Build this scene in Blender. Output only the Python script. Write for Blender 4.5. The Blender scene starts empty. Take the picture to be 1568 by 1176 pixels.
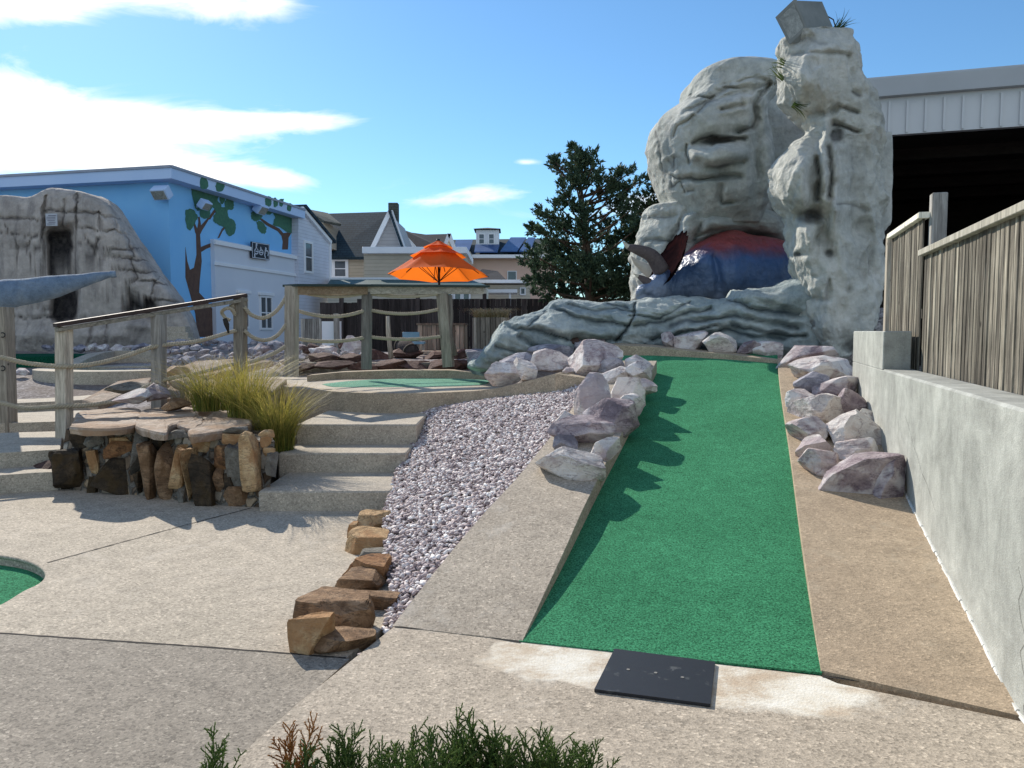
import bpy, math, random
import numpy as np
from mathutils import Vector, Matrix
R_ = math.radians
sc = bpy.context.scene
# ---------------------------------------------------------------- camera
F = 1180.0; CX = 784.0; CY = 588.0; EYE = 1.6
PITCH = math.atan(81/1180)
cam = bpy.data.cameras.new('camera'); cam_o = bpy.data.objects.new('camera', cam)
sc.collection.objects.link(cam_o)
cam.sensor_width = 36; cam.lens = 36*F/1568; cam.clip_end = 3000; cam.clip_start = .05
cam_o.location = (0, 0, EYE); cam_o.rotation_euler = (math.pi/2-PITCH, 0, 0)
sc.camera = cam_o
# ---------------------------------------------------------------- light
SUN_AZ = R_(-33)      # measured from +Y towards +X
SUN_EL = R_(33)
w = bpy.data.worlds.new("World"); sc.world = w; w.use_nodes = True
nt = w.node_tree; nt.nodes.clear()
def wn(t, **k):
    n = nt.nodes.new(t)
    for a, b in k.items(): setattr(n, a, b)
    return n
wo = wn('ShaderNodeOutputWorld'); bg = wn('ShaderNodeBackground'); bg.inputs[1].default_value = .095
sky = wn('ShaderNodeTexSky', sky_type='NISHITA'); sky.sun_disc = False
sky.sun_elevation = SUN_EL; sky.sun_rotation = SUN_AZ
sky.air_density = 1.0; sky.dust_density = .15; sky.ozone_density = 2.2
tc = wn('ShaderNodeTexCoord'); sx = wn('ShaderNodeSeparateXYZ'); nt.links.new(tc.outputs['Generated'], sx.inputs[0])
def wm(op, a, b=None, clamp=False):
    n = wn('ShaderNodeMath', operation=op); n.use_clamp = clamp
    for i, v in enumerate((a, b)):
        if v is None: continue
        if isinstance(v, (int, float)): n.inputs[i].default_value = v
        else: nt.links.new(v, n.inputs[i])
    return n.outputs[0]
ym = wm('MAXIMUM', sx.outputs[1], .05)
cu = wm('DIVIDE', sx.outputs[0], ym); cw = wm('DIVIDE', sx.outputs[2], ym)
# clouds : (u, w) centre, radii, tilt, strength, in tangent space of the sky ahead
CL = [(-.60,.44,.25,.038,.0,1.1),(-.385,.417,.10,.026,-.08,1.0),(-.63,.40,.09,.025,0,.8),
      (-.64,.29,.09,.050,-.1,1.15),(-.46,.262,.17,.025,-.03,1.25),(-.31,.266,.10,.011,0,1.1),(-.60,.245,.16,.03,0,.8),
      (-.58,.217,.20,.014,0,1.1),(-.36,.200,.12,.012,-.08,1.1),(-.60,.19,.3,.012,0,.5),
      (-.0415,.175,.075,.012,.02,.8),(.018,.215,.02,.0045,0,.65),(-.10,.165,.05,.008,0,.4),(.16,.165,.07,.018,.05,.75),(.06,.150,.12,.008,0,.4)]
tot = None
for (a, b, ra, rb, tl, st) in CL:
    du = wm('SUBTRACT', cu, a); dw = wm('SUBTRACT', wm('SUBTRACT', cw, b), wm('MULTIPLY', du, tl))
    e = wm('ADD', wm('POWER', wm('ABSOLUTE', wm('DIVIDE', du, ra)), 2.0), wm('POWER', wm('ABSOLUTE', wm('DIVIDE', dw, rb)), 2.0))
    g = wm('MULTIPLY', wm('EXPONENT', wm('MULTIPLY', e, -.9)), st)
    tot = g if tot is None else wm('ADD', tot, g)
cmb = wn('ShaderNodeCombineXYZ'); nt.links.new(wm('MULTIPLY', cu, 5.0), cmb.inputs[0]); nt.links.new(wm('MULTIPLY', cw, 17.0), cmb.inputs[1])
nz = wn('ShaderNodeTexNoise'); nz.inputs['Scale'].default_value = 1.2; nz.inputs['Detail'].default_value = 9; nz.inputs['Roughness'].default_value = .62
nz.inputs['Distortion'].default_value = .6
nt.links.new(cmb.outputs[0], nz.inputs['Vector'])
cf = wm('ADD', wm('MULTIPLY', wm('SUBTRACT', wm('ADD', wm('MULTIPLY', tot, .85), wm('MULTIPLY', nz.outputs[0], 2.0)), 1.32), 1.6), 0, True)
cf = wm('MULTIPLY', cf, wm('MULTIPLY', tot, 1.6, True), True)
front = wm('GREATER_THAN', sx.outputs[1], .05)
cf = wm('MULTIPLY', cf, front)
# unseen bright cloud, added behind the camera to brighten shaded fronts
nz2 = wn('ShaderNodeTexNoise'); nz2.inputs['Scale'].default_value = 2.2; nz2.inputs['Detail'].default_value = 6; nt.links.new(tc.outputs['Generated'], nz2.inputs['Vector'])
bc = wm('MULTIPLY', wm('SUBTRACT', nz2.outputs[0], .36), 6.0, True); bc = wm('MULTIPLY', bc, wm('MULTIPLY', wm('ADD', sx.outputs[1], .1), -4.0, True), True)
bc = wm('MULTIPLY', bc, wm('MULTIPLY', sx.outputs[2], 8.0, True))
cf = wm('MAXIMUM', cf, wm('MULTIPLY', bc, .40))
tn = wn('ShaderNodeMix', data_type='RGBA', blend_type='MULTIPLY'); tn.inputs[0].default_value = 1; nt.links.new(sky.outputs[0], tn.inputs[6]); tn.inputs[7].default_value = (.86, 1.22, 1.42, 1)
mx = wn('ShaderNodeMix', data_type='RGBA'); nt.links.new(cf, mx.inputs[0]); nt.links.new(tn.outputs[2], mx.inputs[6])
mx.inputs[7].default_value = (12.5, 12.6, 12.8, 1)
nt.links.new(mx.outputs[2], bg.inputs[0]); nt.links.new(bg.outputs[0], wo.inputs[0])
sl = bpy.data.lights.new('sun', 'SUN'); sl.energy = 4.9; sl.angle = R_(.5); sl.color = (1, .93, .82)
so = bpy.data.objects.new('sun', sl); sc.collection.objects.link(so)
sd = Vector((math.sin(SUN_AZ)*math.cos(SUN_EL), math.cos(SUN_AZ)*math.cos(SUN_EL), math.sin(SUN_EL)))
so.rotation_euler = sd.to_track_quat('Z', 'Y').to_euler(); so.location = sd*60
sc.view_settings.view_transform = 'Standard'; sc.view_settings.look = 'None'; sc.view_settings.exposure = .2; sc.view_settings.gamma = 1
# ---------------------------------------------------------------- picture <-> place
cP, sP = math.cos(PITCH), math.sin(PITCH)
def ray(px, py):
    a, b = px-CX, CY-py
    return Vector((a, F*cP+b*sP, -F*sP+b*cP))
def D(px, py, y):                       # the point seen at (px,py) whose distance ahead is y
    r = ray(px, py); t = y/r.y
    return Vector((r.x*t, y, EYE+r.z*t))
def Z(px, py, z):                       # the point seen at (px,py) at height z
    r = ray(px, py); t = (z-EYE)/r.z
    return Vector((r.x*t, r.y*t, z))
def PLN(px, py, p0, n, off=0):          # the point seen at (px,py) on a plane
    r = ray(px, py); n = n.normalized(); o = Vector((0, 0, EYE))
    t = ((p0+n*off)-o).dot(n)/r.dot(n)
    return o+r*t
def PROJ(P):                            # numpy Nx3 -> Nx2 pixels
    x = P[:, 0]; y = P[:, 1]; z = P[:, 2]-EYE
    f = y*cP-z*sP; u = y*sP+z*cP
    return np.stack([CX+F*x/f, CY-F*u/f], 1)
# ---------------------------------------------------------------- numpy noise
def _h(ix, iy, iz, s):
    n = (ix*374761393+iy*668265263+iz*2147483647+s*974634777) & 0xffffffff
    n = ((n ^ (n >> 13))*1274126177) & 0xffffffff
    n = ((n ^ (n >> 16))*2246822519) & 0xffffffff
    return ((n ^ (n >> 15)) & 0xffff)/65535.0*2-1
def vnoise(P, seed=0):
    P = np.asarray(P, dtype=np.float64); i = np.floor(P).astype(np.int64); f = P-i; f = f*f*(3-2*f)
    r = 0
    for dx in (0, 1):
        wx = f[:, 0] if dx else 1-f[:, 0]
        for dy in (0, 1):
            wy = f[:, 1] if dy else 1-f[:, 1]
            for dz in (0, 1):
                wz = f[:, 2] if dz else 1-f[:, 2]
                r = r+wx*wy*wz*_h(i[:, 0]+dx, i[:, 1]+dy, i[:, 2]+dz, seed)
    return r
def fbm(P, oct=4, seed=0, gain=.5):
    a, t, r = 1, 0, 0
    P = np.asarray(P, dtype=np.float64)
    for k in range(oct):
        r = r+a*vnoise(P*(2.03**k)+k*17.3, seed+k); t += a; a *= gain
    return r/t
# ---------------------------------------------------------------- objects
COL = sc.collection
def tagp(o, label=None, cat=None, group=None, kind=None):
    if label: o['label'] = label
    if cat: o['category'] = cat
    if group: o['group'] = group
    if kind: o['kind'] = kind
    return o
def thing(name, label, cat, loc=(0, 0, 0), group=None):
    o = bpy.data.objects.new(name, None); COL.objects.link(o); o.location = loc; o.empty_display_size = .2
    return tagp(o, label, cat, group)
def make(name, V, Fc, mats, parent=None, smooth=False, mi=None, attr=None):
    me = bpy.data.meshes.new(name)
    me.from_pydata([tuple(v) for v in V], [], [tuple(f) for f in Fc])
    if not isinstance(mats, (list, tuple)): mats = [mats]
    for m in mats: me.materials.append(m)
    if mi is not None: me.polygons.foreach_set('material_index', np.array(mi, dtype=np.int32))
    if smooth: me.polygons.foreach_set('use_smooth', np.ones(len(me.polygons), dtype=bool))
    if attr:
        for an, av in attr.items():
            av = np.asarray(av)
            if av.ndim == 1:
                a = me.attributes.new(an, 'FLOAT', 'POINT'); a.data.foreach_set('value', av.astype(np.float32))
            else:
                a = me.attributes.new(an, 'FLOAT_COLOR', 'POINT')
                a.data.foreach_set('color', np.concatenate([av, np.ones((len(av), 1))], 1).astype(np.float32).ravel())
    me.update()
    o = bpy.data.objects.new(name, me); COL.objects.link(o)
    if parent:
        o.parent = parent
        if parent.type == 'EMPTY': o.location = -parent.location
    return o
class MB:
    def __init__(s): s.V = []; s.F = []; s.M = []
    def add(s, V, Fc, m=0):
        b = len(s.V); s.V += [tuple(v) for v in V]; s.F += [tuple(i+b for i in f) for f in Fc]; s.M += [m]*len(Fc); return s
    def prism(s, poly, vec, m=0):
        n = len(poly); vec = Vector(vec); P = [Vector(p) for p in poly]; Q = [p+vec for p in P]
        # orient
        nn = Vector((0, 0, 0))
        for i in range(n): nn += P[i].cross(P[(i+1) % n])
        if nn.dot(vec) > 0: P.reverse(); Q.reverse()
        return s.add(P+Q, [tuple(range(n)), tuple(range(2*n-1, n-1, -1))]+[(i, i+n, (i+1) % n+n, (i+1) % n) for i in range(n)], m)
    def box(s, c, size, ax=None, m=0, bev=0):
        c = Vector(c); X, Y, Zz = ax if ax else (Vector((1, 0, 0)), Vector((0, 1, 0)), Vector((0, 0, 1)))
        a, b, d = size[0]/2, size[1]/2, size[2]/2
        if bev <= 0:
            V = [c+X*i*a+Y*j*b+Zz*k*d for k in (-1, 1) for j in (-1, 1) for i in (-1, 1)]
            return s.add(V, [(0, 2, 3, 1), (4, 5, 7, 6), (0, 1, 5, 4), (2, 6, 7, 3), (0, 4, 6, 2), (1, 3, 7, 5)], m)
        # chamfered: vertical edges and top rim
        e = min(bev, a*.9, b*.9, d*.9)
        rings = []
        for (ins, k) in ((0, -d), (0, d-e), (e, d)):
            A, B = a-ins, b-ins
            pts = [(A-e, -B), (A, -B+e), (A, B-e), (A-e, B), (-A+e, B), (-A, B-e), (-A, -B+e), (-A+e, -B)]
            rings.append([c+X*x+Y*y+Zz*k for x, y in pts])
        V = sum(rings, []); Fc = [tuple(range(7, -1, -1)), tuple(range(16, 24))]
        for r in range(2):
            for i in range(8): j = (i+1) % 8; Fc.append((r*8+i, r*8+j, r*8+8+j, r*8+8+i))
        return s.add(V, Fc, m)
    def beam(s, a, b, wd, ht, m=0, up=Vector((0, 0, 1)), bev=0):   # box along a->b
        a, b = Vector(a), Vector(b); d = b-a; L = d.length; d.normalize()
        sd_ = d.cross(up).normalized(); u = sd_.cross(d).normalized()
        return s.box((a+b)/2, (wd, ht, L), (sd_, u, d), m, bev)
    def tube(s, pts, rad, n=8, m=0, cap=True):
        pts = [Vector(p) for p in pts]; k = len(pts)
        if isinstance(rad, (int, float)): rad = [rad]*k
        b = len(s.V); t0 = (pts[1]-pts[0]).normalized(); ref = Vector((0, 0, 1)) if abs(t0.z) < .9 else Vector((1, 0, 0))
        X = t0.cross(ref).normalized()
        for i, p in enumerate(pts):
            t = (pts[min(i+1, k-1)]-pts[max(i-1, 0)]).normalized()
            X = (X-t*X.dot(t)).normalized(); Y = t.cross(X)
            for j in range(n):
                a = 2*math.pi*j/n; s.V.append(tuple(p+(X*math.cos(a)+Y*math.sin(a))*rad[i]))
        for i in range(k-1):
            for j in range(n):
                q = (j+1) % n
                s.F.append((b+i*n+j, b+i*n+q, b+(i+1)*n+q, b+(i+1)*n+j)); s.M.append(m)
        if cap:
            s.F.append(tuple(b+j for j in range(n-1, -1, -1))); s.F.append(tuple(b+(k-1)*n+j for j in range(n))); s.M += [m, m]
        return s
    def build(s, name, mats, parent=None, smooth=False):
        return make(name, s.V, s.F, mats, parent, smooth, s.M)
def curve_pts(pts, n):                   # Catmull-Rom through rows of numbers
    P = np.array([list(p) for p in pts], dtype=float); k = len(P)
    Q = np.vstack([2*P[0]-P[1], P, 2*P[-1]-P[-2]])
    out = []
    for t in np.linspace(0, k-1-1e-9, n):
        i = int(t); f = t-i; a, b, c, d = Q[i], Q[i+1], Q[i+2], Q[i+3]
        out.append(.5*((2*b)+(-a+c)*f+(2*a-5*b+4*c-d)*f*f+(-a+3*b-3*c+d)*f**3))
    return np.array(out)
def lin_pts(pts, n):
    P = np.array([list(p) for p in pts], dtype=float)
    s = np.concatenate([[0], np.cumsum(np.linalg.norm(np.diff(P[:, :2], axis=0), axis=1))])
    t = np.linspace(0, s[-1], n)
    return np.stack([np.interp(t, s, P[:, i]) for i in range(P.shape[1])], 1)
# ---------------------------------------------------------------- materials
def newmat(name):
    m = bpy.data.materials.new(name); m.use_nodes = True; t = m.node_tree
    return m, t, t.nodes['Principled BSDF']
def nd(t, typ, ins=None, **k):
    n = t.nodes.new(typ)
    for a, b in k.items(): setattr(n, a, b)
    for a, b in (ins or {}).items():
        if hasattr(b, 'is_linked') or isinstance(b, bpy.types.NodeSocket): t.links.new(b, n.inputs[a])
        else: n.inputs[a].default_value = b
    return n
def c4(c): return (c[0], c[1], c[2], 1)
def hexc(r, g, b): return tuple(((v/255+.055)/1.055)**2.4 if v > 10 else v/255/12.92 for v in (r, g, b))
def coords(t, stretch=(1, 1, 1), rnd=False):
    tcn = nd(t, 'ShaderNodeTexCoord'); o = tcn.outputs['Object']
    if rnd:
        oi = nd(t, 'ShaderNodeObjectInfo'); s = nd(t, 'ShaderNodeMath', {0: oi.outputs['Random'], 1: 37.0}, operation='MULTIPLY')
        o = nd(t, 'ShaderNodeVectorMath', {0: o, 1: s.outputs[0]}, operation='ADD').outputs[0]
    if stretch != (1, 1, 1): o = nd(t, 'ShaderNodeVectorMath', {0: o, 1: stretch}, operation='MULTIPLY').outputs[0]
    return o
def noise(t, vec, scale, detail=5, rough=.55, dist=0):
    n = nd(t, 'ShaderNodeTexNoise', {'Vector': vec, 'Scale': scale, 'Detail': detail, 'Roughness': rough, 'Distortion': dist})
    return n.outputs[0]
def ramp(t, fac, stops, interp='LINEAR'):
    r = nd(t, 'ShaderNodeValToRGB'); t.links.new(fac, r.inputs[0]); cr = r.color_ramp; cr.interpolation = interp
    while len(cr.elements) < len(stops): cr.elements.new(.5)
    for e, (p, c) in zip(cr.elements, stops): e.position = p; e.color = c4(c) if isinstance(c, (tuple, list)) else (c, c, c, 1)
    return r.outputs[0]
def mixc(t, fac, a, b, mode='MIX'):
    n = nd(t, 'ShaderNodeMix', data_type='RGBA', blend_type=mode)
    for i, v in ((0, fac), (6, a), (7, b)):
        if isinstance(v, bpy.types.NodeSocket): t.links.new(v, n.inputs[i])
        elif isinstance(v, (int, float)): n.inputs[i].default_value = v if i == 0 else (v, v, v, 1)
        else: n.inputs[i].default_value = c4(v)
    return n.outputs[2]
def mth(t, op, a, b=0., clamp=False):
    n = nd(t, 'ShaderNodeMath', {0: a, 1: b}, operation=op); n.use_clamp = clamp; return n.outputs[0]
def bump(t, bs, hs):
    prev = None
    for (h, st, di) in hs:
        b = nd(t, 'ShaderNodeBump', {'Height': h, 'Strength': st, 'Distance': di})
        if prev: t.links.new(prev, b.inputs['Normal'])
        prev = b.outputs[0]
    t.links.new(prev, bs.inputs['Normal'])
def setb(t, bs, col, rough=.85, spec=.3):
    if isinstance(col, bpy.types.NodeSocket): t.links.new(col, bs.inputs['Base Color'])
    else: bs.inputs['Base Color'].default_value = c4(col)
    if isinstance(rough, bpy.types.NodeSocket): t.links.new(rough, bs.inputs['Roughness'])
    else: bs.inputs['Roughness'].default_value = rough
    bs.inputs['Specular IOR Level'].default_value = spec
def m_plain(name, c, rough=.7, c2=None, sc_=3, spec=.3, bsc=30, bst=.15, bd=.01, metal=0, rnd=False):
    m, t, bs = newmat(name); v = coords(t, rnd=rnd); n = noise(t, v, sc_)
    col = ramp(t, n, [(.3, c), (.7, c2 or tuple(x*.8 for x in c))])
    setb(t, bs, col, rough, spec); bs.inputs['Metallic'].default_value = metal
    if bst: bump(t, bs, [(noise(t, v, bsc, 4), bst, bd)])
    return m
def m_concrete(name, a, b, speck=.5, stain=None, sc_=1.0, grain=140):
    m, t, bs = newmat(name); v = coords(t)
    big = noise(t, v, .9*sc_, 6, .6); mid = noise(t, v, 7*sc_, 5, .65); fine = noise(t, v, grain, 3, .7)
    col = ramp(t, big, [(.3, a), (.5, tuple((x+y)/2 for x, y in zip(a, b))), (.72, b)])
    col = mixc(t, .55, col, ramp(t, mid, [(.25, .35), (.5, .52), (.75, .66)]), 'OVERLAY')
    vo = nd(t, 'ShaderNodeTexVoronoi', {'Vector': v, 'Scale': grain*.62}); vc = nd(t, 'ShaderNodeSeparateColor', {0: vo.outputs['Color']})
    agg = ramp(t, vc.outputs[0], [(0, .24), (.3, .45), (.7, .55), (.92, .62), (1, .9)])
    col = mixc(t, speck, col, agg, 'OVERLAY')
    col = mixc(t, speck*.8, col, ramp(t, fine, [(.3, .3), (.7, .7)]), 'OVERLAY')
    if stain:
        sn = noise(t, v, 2.3, 7, .7, .8); col = mixc(t, ramp(t, sn, [(.56, 0.), (.72, .55)]), col, stain)
    setb(t, bs, col, .88, .25)
    bump(t, bs, [(mid, .25, .012), (vo.outputs['Distance'], .35, .004), (fine, .35, .003)])
    return m
def m_rock(name, stops, scale=4, vein=None, dirt=None, rnd=True, bst=.85, spec=.15, rough=.85):
    m, t, bs = newmat(name); v = coords(t, rnd=rnd)
    n1 = noise(t, v, scale, 8, .62, 1.2); n2 = noise(t, v, scale*5, 6, .65); n3 = noise(t, v, scale*22, 4, .7)
    col = ramp(t, n1, stops)
    col = mixc(t, .5, col, ramp(t, n2, [(.25, .28), (.5, .5), (.75, .74)]), 'OVERLAY')
    col = mixc(t, .35, col, ramp(t, n3, [(.25, .25), (.75, .75)]), 'OVERLAY')
    if vein:
        vs = nd(t, 'ShaderNodeVectorMath', {0: v, 1: (1, 1.4, 3.2)}, operation='MULTIPLY').outputs[0]
        vn = noise(t, vs, scale*1.0, 7, .62, .9)
        f = ramp(t, mth(t, 'ABSOLUTE', mth(t, 'SUBTRACT', vn, .5)), [(0, .7), (.008, .45), (.028, .0)])
        col = mixc(t, f, col, vein)
    if dirt:
        dn = noise(t, v, scale*.8, 6, .6, .4); col = mixc(t, ramp(t, dn, [(.50, 0.), (.58, .75)]), col, dirt)
    setb(t, bs, col, rough, spec)
    bump(t, bs, [(n1, bst*.5, .05), (n2, bst, .02), (n3, bst, .006)])
    return m
def m_wood(name, cols, axis='z', scale=1.0, rnd=True, bst=.5, knots=True):
    m, t, bs = newmat(name)
    s = {'z': (16, 16, 1.1), 'x': (1.1, 16, 16), 'y': (16, 1.1, 16)}[axis]
    v = coords(t, tuple(x*scale for x in s), rnd); v0 = coords(t, (1, 1, 1), rnd)
    n = noise(t, v, 1.6, 8, .7, .6); n2 = noise(t, v, 6, 6, .7); b = noise(t, v0, 1.5, 4)
    col = ramp(t, n, [(.22, cols[0]), (.45, cols[1]), (.6, cols[2]), (.8, cols[3] if len(cols) > 3 else cols[2])])
    col = mixc(t, .6, col, ramp(t, n2, [(.2, .2), (.5, .5), (.8, .8)]), 'OVERLAY')
    col = mixc(t, .35, col, ramp(t, b, [(.3, .3), (.7, .72)]), 'OVERLAY')
    if knots:
        vo = nd(t, 'ShaderNodeTexVoronoi', {'Vector': coords(t, (3, 3, 3), rnd), 'Scale': 1.0})
        col = mixc(t, ramp(t, vo.outputs['Distance'], [(.03, .8), (.075, 0.)]), col, (.02, .016, .012))
    if rnd:
        oi = nd(t, 'ShaderNodeObjectInfo'); col = mixc(t, 1., col, ramp(t, oi.outputs['Random'], [(0, (.50, .485, .46)), (.5, (.95, .93, .90)), (1, (1.5, 1.47, 1.40))]), 'MULTIPLY')
    setb(t, bs, col, .85, .2); bump(t, bs, [(n, bst, .01), (n2, bst, .004)])
    return m
def m_siding(name, c, lap=.115, axis=2, vert=False, groove=.55):
    m, t, bs = newmat(name); v = coords(t); s = nd(t, 'ShaderNodeSeparateXYZ', {0: v})
    f = mth(t, 'FRACT', mth(t, 'DIVIDE', s.outputs[axis], lap))
    n = noise(t, v, 2.5, 6)
    col = ramp(t, n, [(.3, tuple(x*.88 for x in c)), (.7, c)])
    col = mixc(t, ramp(t, f, [(0, groove), (.09, .0), (.93, 0.), (1, groove)]), col, tuple(x*.35 for x in c))
    setb(t, bs, col, .6, .3); bump(t, bs, [(f, .8, .02), (noise(t, v, 40), .1, .005)])
    return m
def m_shingle(name, c, c2):
    m, t, bs = newmat(name); v = coords(t)
    br = nd(t, 'ShaderNodeTexBrick', {'Vector': nd(t, 'ShaderNodeVectorMath', {0: nd(t, 'ShaderNodeVectorMath', {0: v, 1: (1, 0, 0)}, operation='MULTIPLY').outputs[0], 1: nd(t, 'ShaderNodeCombineXYZ', {1: nd(t, 'ShaderNodeSeparateXYZ', {0: v}).outputs[2]}).outputs[0]}, operation='ADD').outputs[0],
        'Color1': c4(c), 'Color2': c4(c2), 'Mortar': c4(tuple(x*.5 for x in c)), 'Scale': 1., 'Mortar Size': .012, 'Brick Width': .3, 'Row Height': .13})
    n = noise(t, v, 1.2, 6); col = mixc(t, .6, br.outputs[0], ramp(t, n, [(.25, .3), (.75, .7)]), 'OVERLAY')
    setb(t, bs, col, .9, .2); bump(t, bs, [(br.outputs['Fac'], -.3, .02), (noise(t, v, 60), .4, .01)])
    return m
def m_attr(name, aname='col', rough=.8, bsc=60, bst=.3, bd=.006, spec=.3, mul=None):
    m, t, bs = newmat(name); v = coords(t); a = nd(t, 'ShaderNodeAttribute', attribute_name=aname)
    col = mixc(t, .4, a.outputs['Color'], ramp(t, noise(t, v, bsc*.4, 5, .65), [(.25, .28), (.75, .72)]), 'OVERLAY')
    setb(t, bs, col, rough, spec); bump(t, bs, [(noise(t, v, bsc, 5, .7), bst, bd), (noise(t, v, bsc*.2, 4), bst, bd*4)])
    return m
# ================================================================ course frame
AZ = R_(17)
E1 = Vector((math.cos(AZ), -math.sin(AZ), 0)); E2 = Vector((math.sin(AZ), math.cos(AZ), 0)); UPZ = Vector((0, 0, 1))
ORG = Vector((.037, 3.88, 0))
def zr(v): return 0 if v < 0 else .145*v+.006*v*v
def UV(u, v, z=0): return ORG+E1*u+E2*v+UPZ*z
def uvof(P): d = Vector(P)-ORG; return d.dot(E1), d.dot(E2)
def RMP(px, py, off=0):                 # where the ray meets the ramp plane raised by off
    r = ray(px, py); lo, hi = 0., 16/r.y
    f = lambda t: EYE+r.z*t-zr(uvof((r.x*t, r.y*t, 0))[1])-off
    t = 0; st = hi/400
    while t < hi and f(t) > 0: t += st
    a, b = t-st, t
    for _ in range(30):
        m = (a+b)/2
        if f(m) > 0: a = m
        else: b = m
    return Vector((r.x*b, r.y*b, EYE+r.z*b))
def kc(v): return float(np.interp(v, [-1, 0, .5, 1.4, 3, 7], [0, .006, .06, .12, .15, .16]))
# ---------------------------------------------------------------- materials of the setting
M = {}
M['patio'] = m_concrete('patio_concrete', (.455, .39, .305), (.36, .31, .24), .7, (.52, .46, .38))
M['path'] = m_concrete('path_concrete', (.44, .375, .295), (.35, .295, .23), .7, (.55, .50, .43))
M['tanc'] = m_concrete('tan_concrete', (.44, .345, .24), (.36, .275, .19), .5, (.47, .40, .30))
M['step'] = m_concrete('step_concrete', (.47, .41, .32), (.36, .31, .25), .6)
M['wallc'] = m_concrete('wall_concrete', (.40, .405, .37), (.34, .345, .315), .18, (.27, .27, .25), grain=200)
M['patch'] = m_concrete('worn_patch', (.58, .53, .43), (.47, .405, .315), .4, (.42, .34, .25))
M['kerb'] = m_concrete('kerb_concrete', (.44, .36, .26), (.33, .265, .19), .6)
def m_wallc():
    m = M['wallc']; t = m.node_tree; bs = t.nodes['Principled BSDF']; src = bs.inputs['Base Color'].links[0].from_socket
    v = coords(t); st_ = noise(t, coords(t, (5, 5, .7)), 1.6, 7, .7, .5); bl = noise(t, v, 1.7, 7, .7, 1.0); c = noise(t, v, 3.0, 3, .5, 3.0)
    col = mixc(t, .45, src, ramp(t, st_, [(.3, .36), (.5, .5), (.7, .62)]), 'OVERLAY'); col = mixc(t, .8, col, ramp(t, bl, [(.3, .33), (.5, .5), (.66, .64)]), 'OVERLAY')
    ck = ramp(t, mth(t, 'ABSOLUTE', mth(t, 'SUBTRACT', c, .5)), [(0, .5), (.004, 0.)]); col = mixc(t, mth(t, 'MULTIPLY', ck, ramp(t, bl, [(.45, 0.), (.6, 1.)])), col, (.12, .12, .11))
    t.links.new(col, bs.inputs['Base Color'])
m_wallc()
M['joint'] = m_plain('joint', (.035, .03, .026), .95)
def turf(name, a, b):
    m, t, bs = newmat(name); v = coords(t)
    n1 = noise(t, v, 1.3, 4); n2 = noise(t, v, 90, 4, .8); n3 = noise(t, v, 260, 2, .8); n4 = noise(t, v, 11, 4, .6)
    col = ramp(t, n1, [(.3, a), (.7, b)])
    col = mixc(t, 1., col, ramp(t, n2, [(.34, .10), (.5, .5), (.66, .88)]), 'OVERLAY')
    col = mixc(t, .35, col, ramp(t, n4, [(.3, .32), (.7, .66)]), 'OVERLAY')
    col = mixc(t, ramp(t, n3, [(.66, 0.), (.74, .45)]), col, (.20, .42, .24))
    setb(t, bs, col, .95, .04); bump(t, bs, [(n2, .9, .008), (n3, .9, .004)])
    return m
M['turf'] = turf('turf', (.068, .29, .145), (.050, .225, .110))
M['turf2'] = turf('turf_faded', (.20, .40, .29), (.16, .33, .235))
M['pool'] = turf('turf_dark', (.010, .09, .05), (.008, .07, .04))
def m_ground():
    m, t, bs = newmat('ground_gravel'); v = coords(t)
    vo = nd(t, 'ShaderNodeTexVoronoi', {'Vector': v, 'Scale': 28.}); s = nd(t, 'ShaderNodeSeparateColor', {0: vo.outputs['Color']})
    col = ramp(t, s.outputs[0], [(0, (.12, .11, .11)), (.4, (.24, .22, .22)), (.75, (.34, .31, .30)), (1, (.5, .46, .45))])
    col = mixc(t, ramp(t, noise(t, v, .6, 5), [(.45, 0.), (.6, .7)]), col, (.17, .13, .10))
    setb(t, bs, col, .95, .1); bump(t, bs, [(vo.outputs['Distance'], -.8, .03)]); return m
M['ground'] = m_ground()
# ---------------------------------------------------------------- ground sheet
def ss(a, b, x): t = min(max((x-a)/(b-a), 0), 1); return t*t*(3-2*t)
def gh(x, y):
    hl = float(np.interp(y, [-400, 8, 12.5, 14.5, 17.5, 22, 900], [-.2, -.2, .40, .72, .92, 1.16, 1.16]))
    hm = float(np.interp(y, [-400, 7.4, 8.5, 11, 13.3, 14, 900], [-.2, -.2, -.1, .5, .75, 1.08, 1.16]))
    hr = float(np.interp(y, [-400, 7.5, 8.6, 9.6, 10.4, 900], [-.2, -.1, .35, .85, 1.05, 1.16]))
    a = ss(-6, -3.6, x); b = ss(-.6, .2, x)
    return (hl*(1-a)+hm*a)*(1-b)+hr*b
def graded(lo, hi, mid0, mid1, step, n):
    a = list(np.arange(mid0, mid1+1e-6, step))
    return [mid0-(mid0-lo)*((i/n)**3) for i in range(n, 0, -1)]+a+[mid1+(hi-mid1)*((i/n)**3) for i in range(1, n+1)]
gx = graded(-600, 600, -16, 14, .4, 14); gy = graded(-600, 900, -2, 28, .4, 14)
V = [(x, y, gh(x, y)+(.03*math.sin(x*1.7)*math.cos(y*2.1) if y > 8 else 0)) for y in gy for x in gx]; nx = len(gx)
Fc = [(j*nx+i, j*nx+i+1, (j+1)*nx+i+1, (j+1)*nx+i) for j in range(len(gy)-1) for i in range(nx-1)]
tagp(make('ground', V, Fc, M['ground'], smooth=True), kind='structure')
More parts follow.
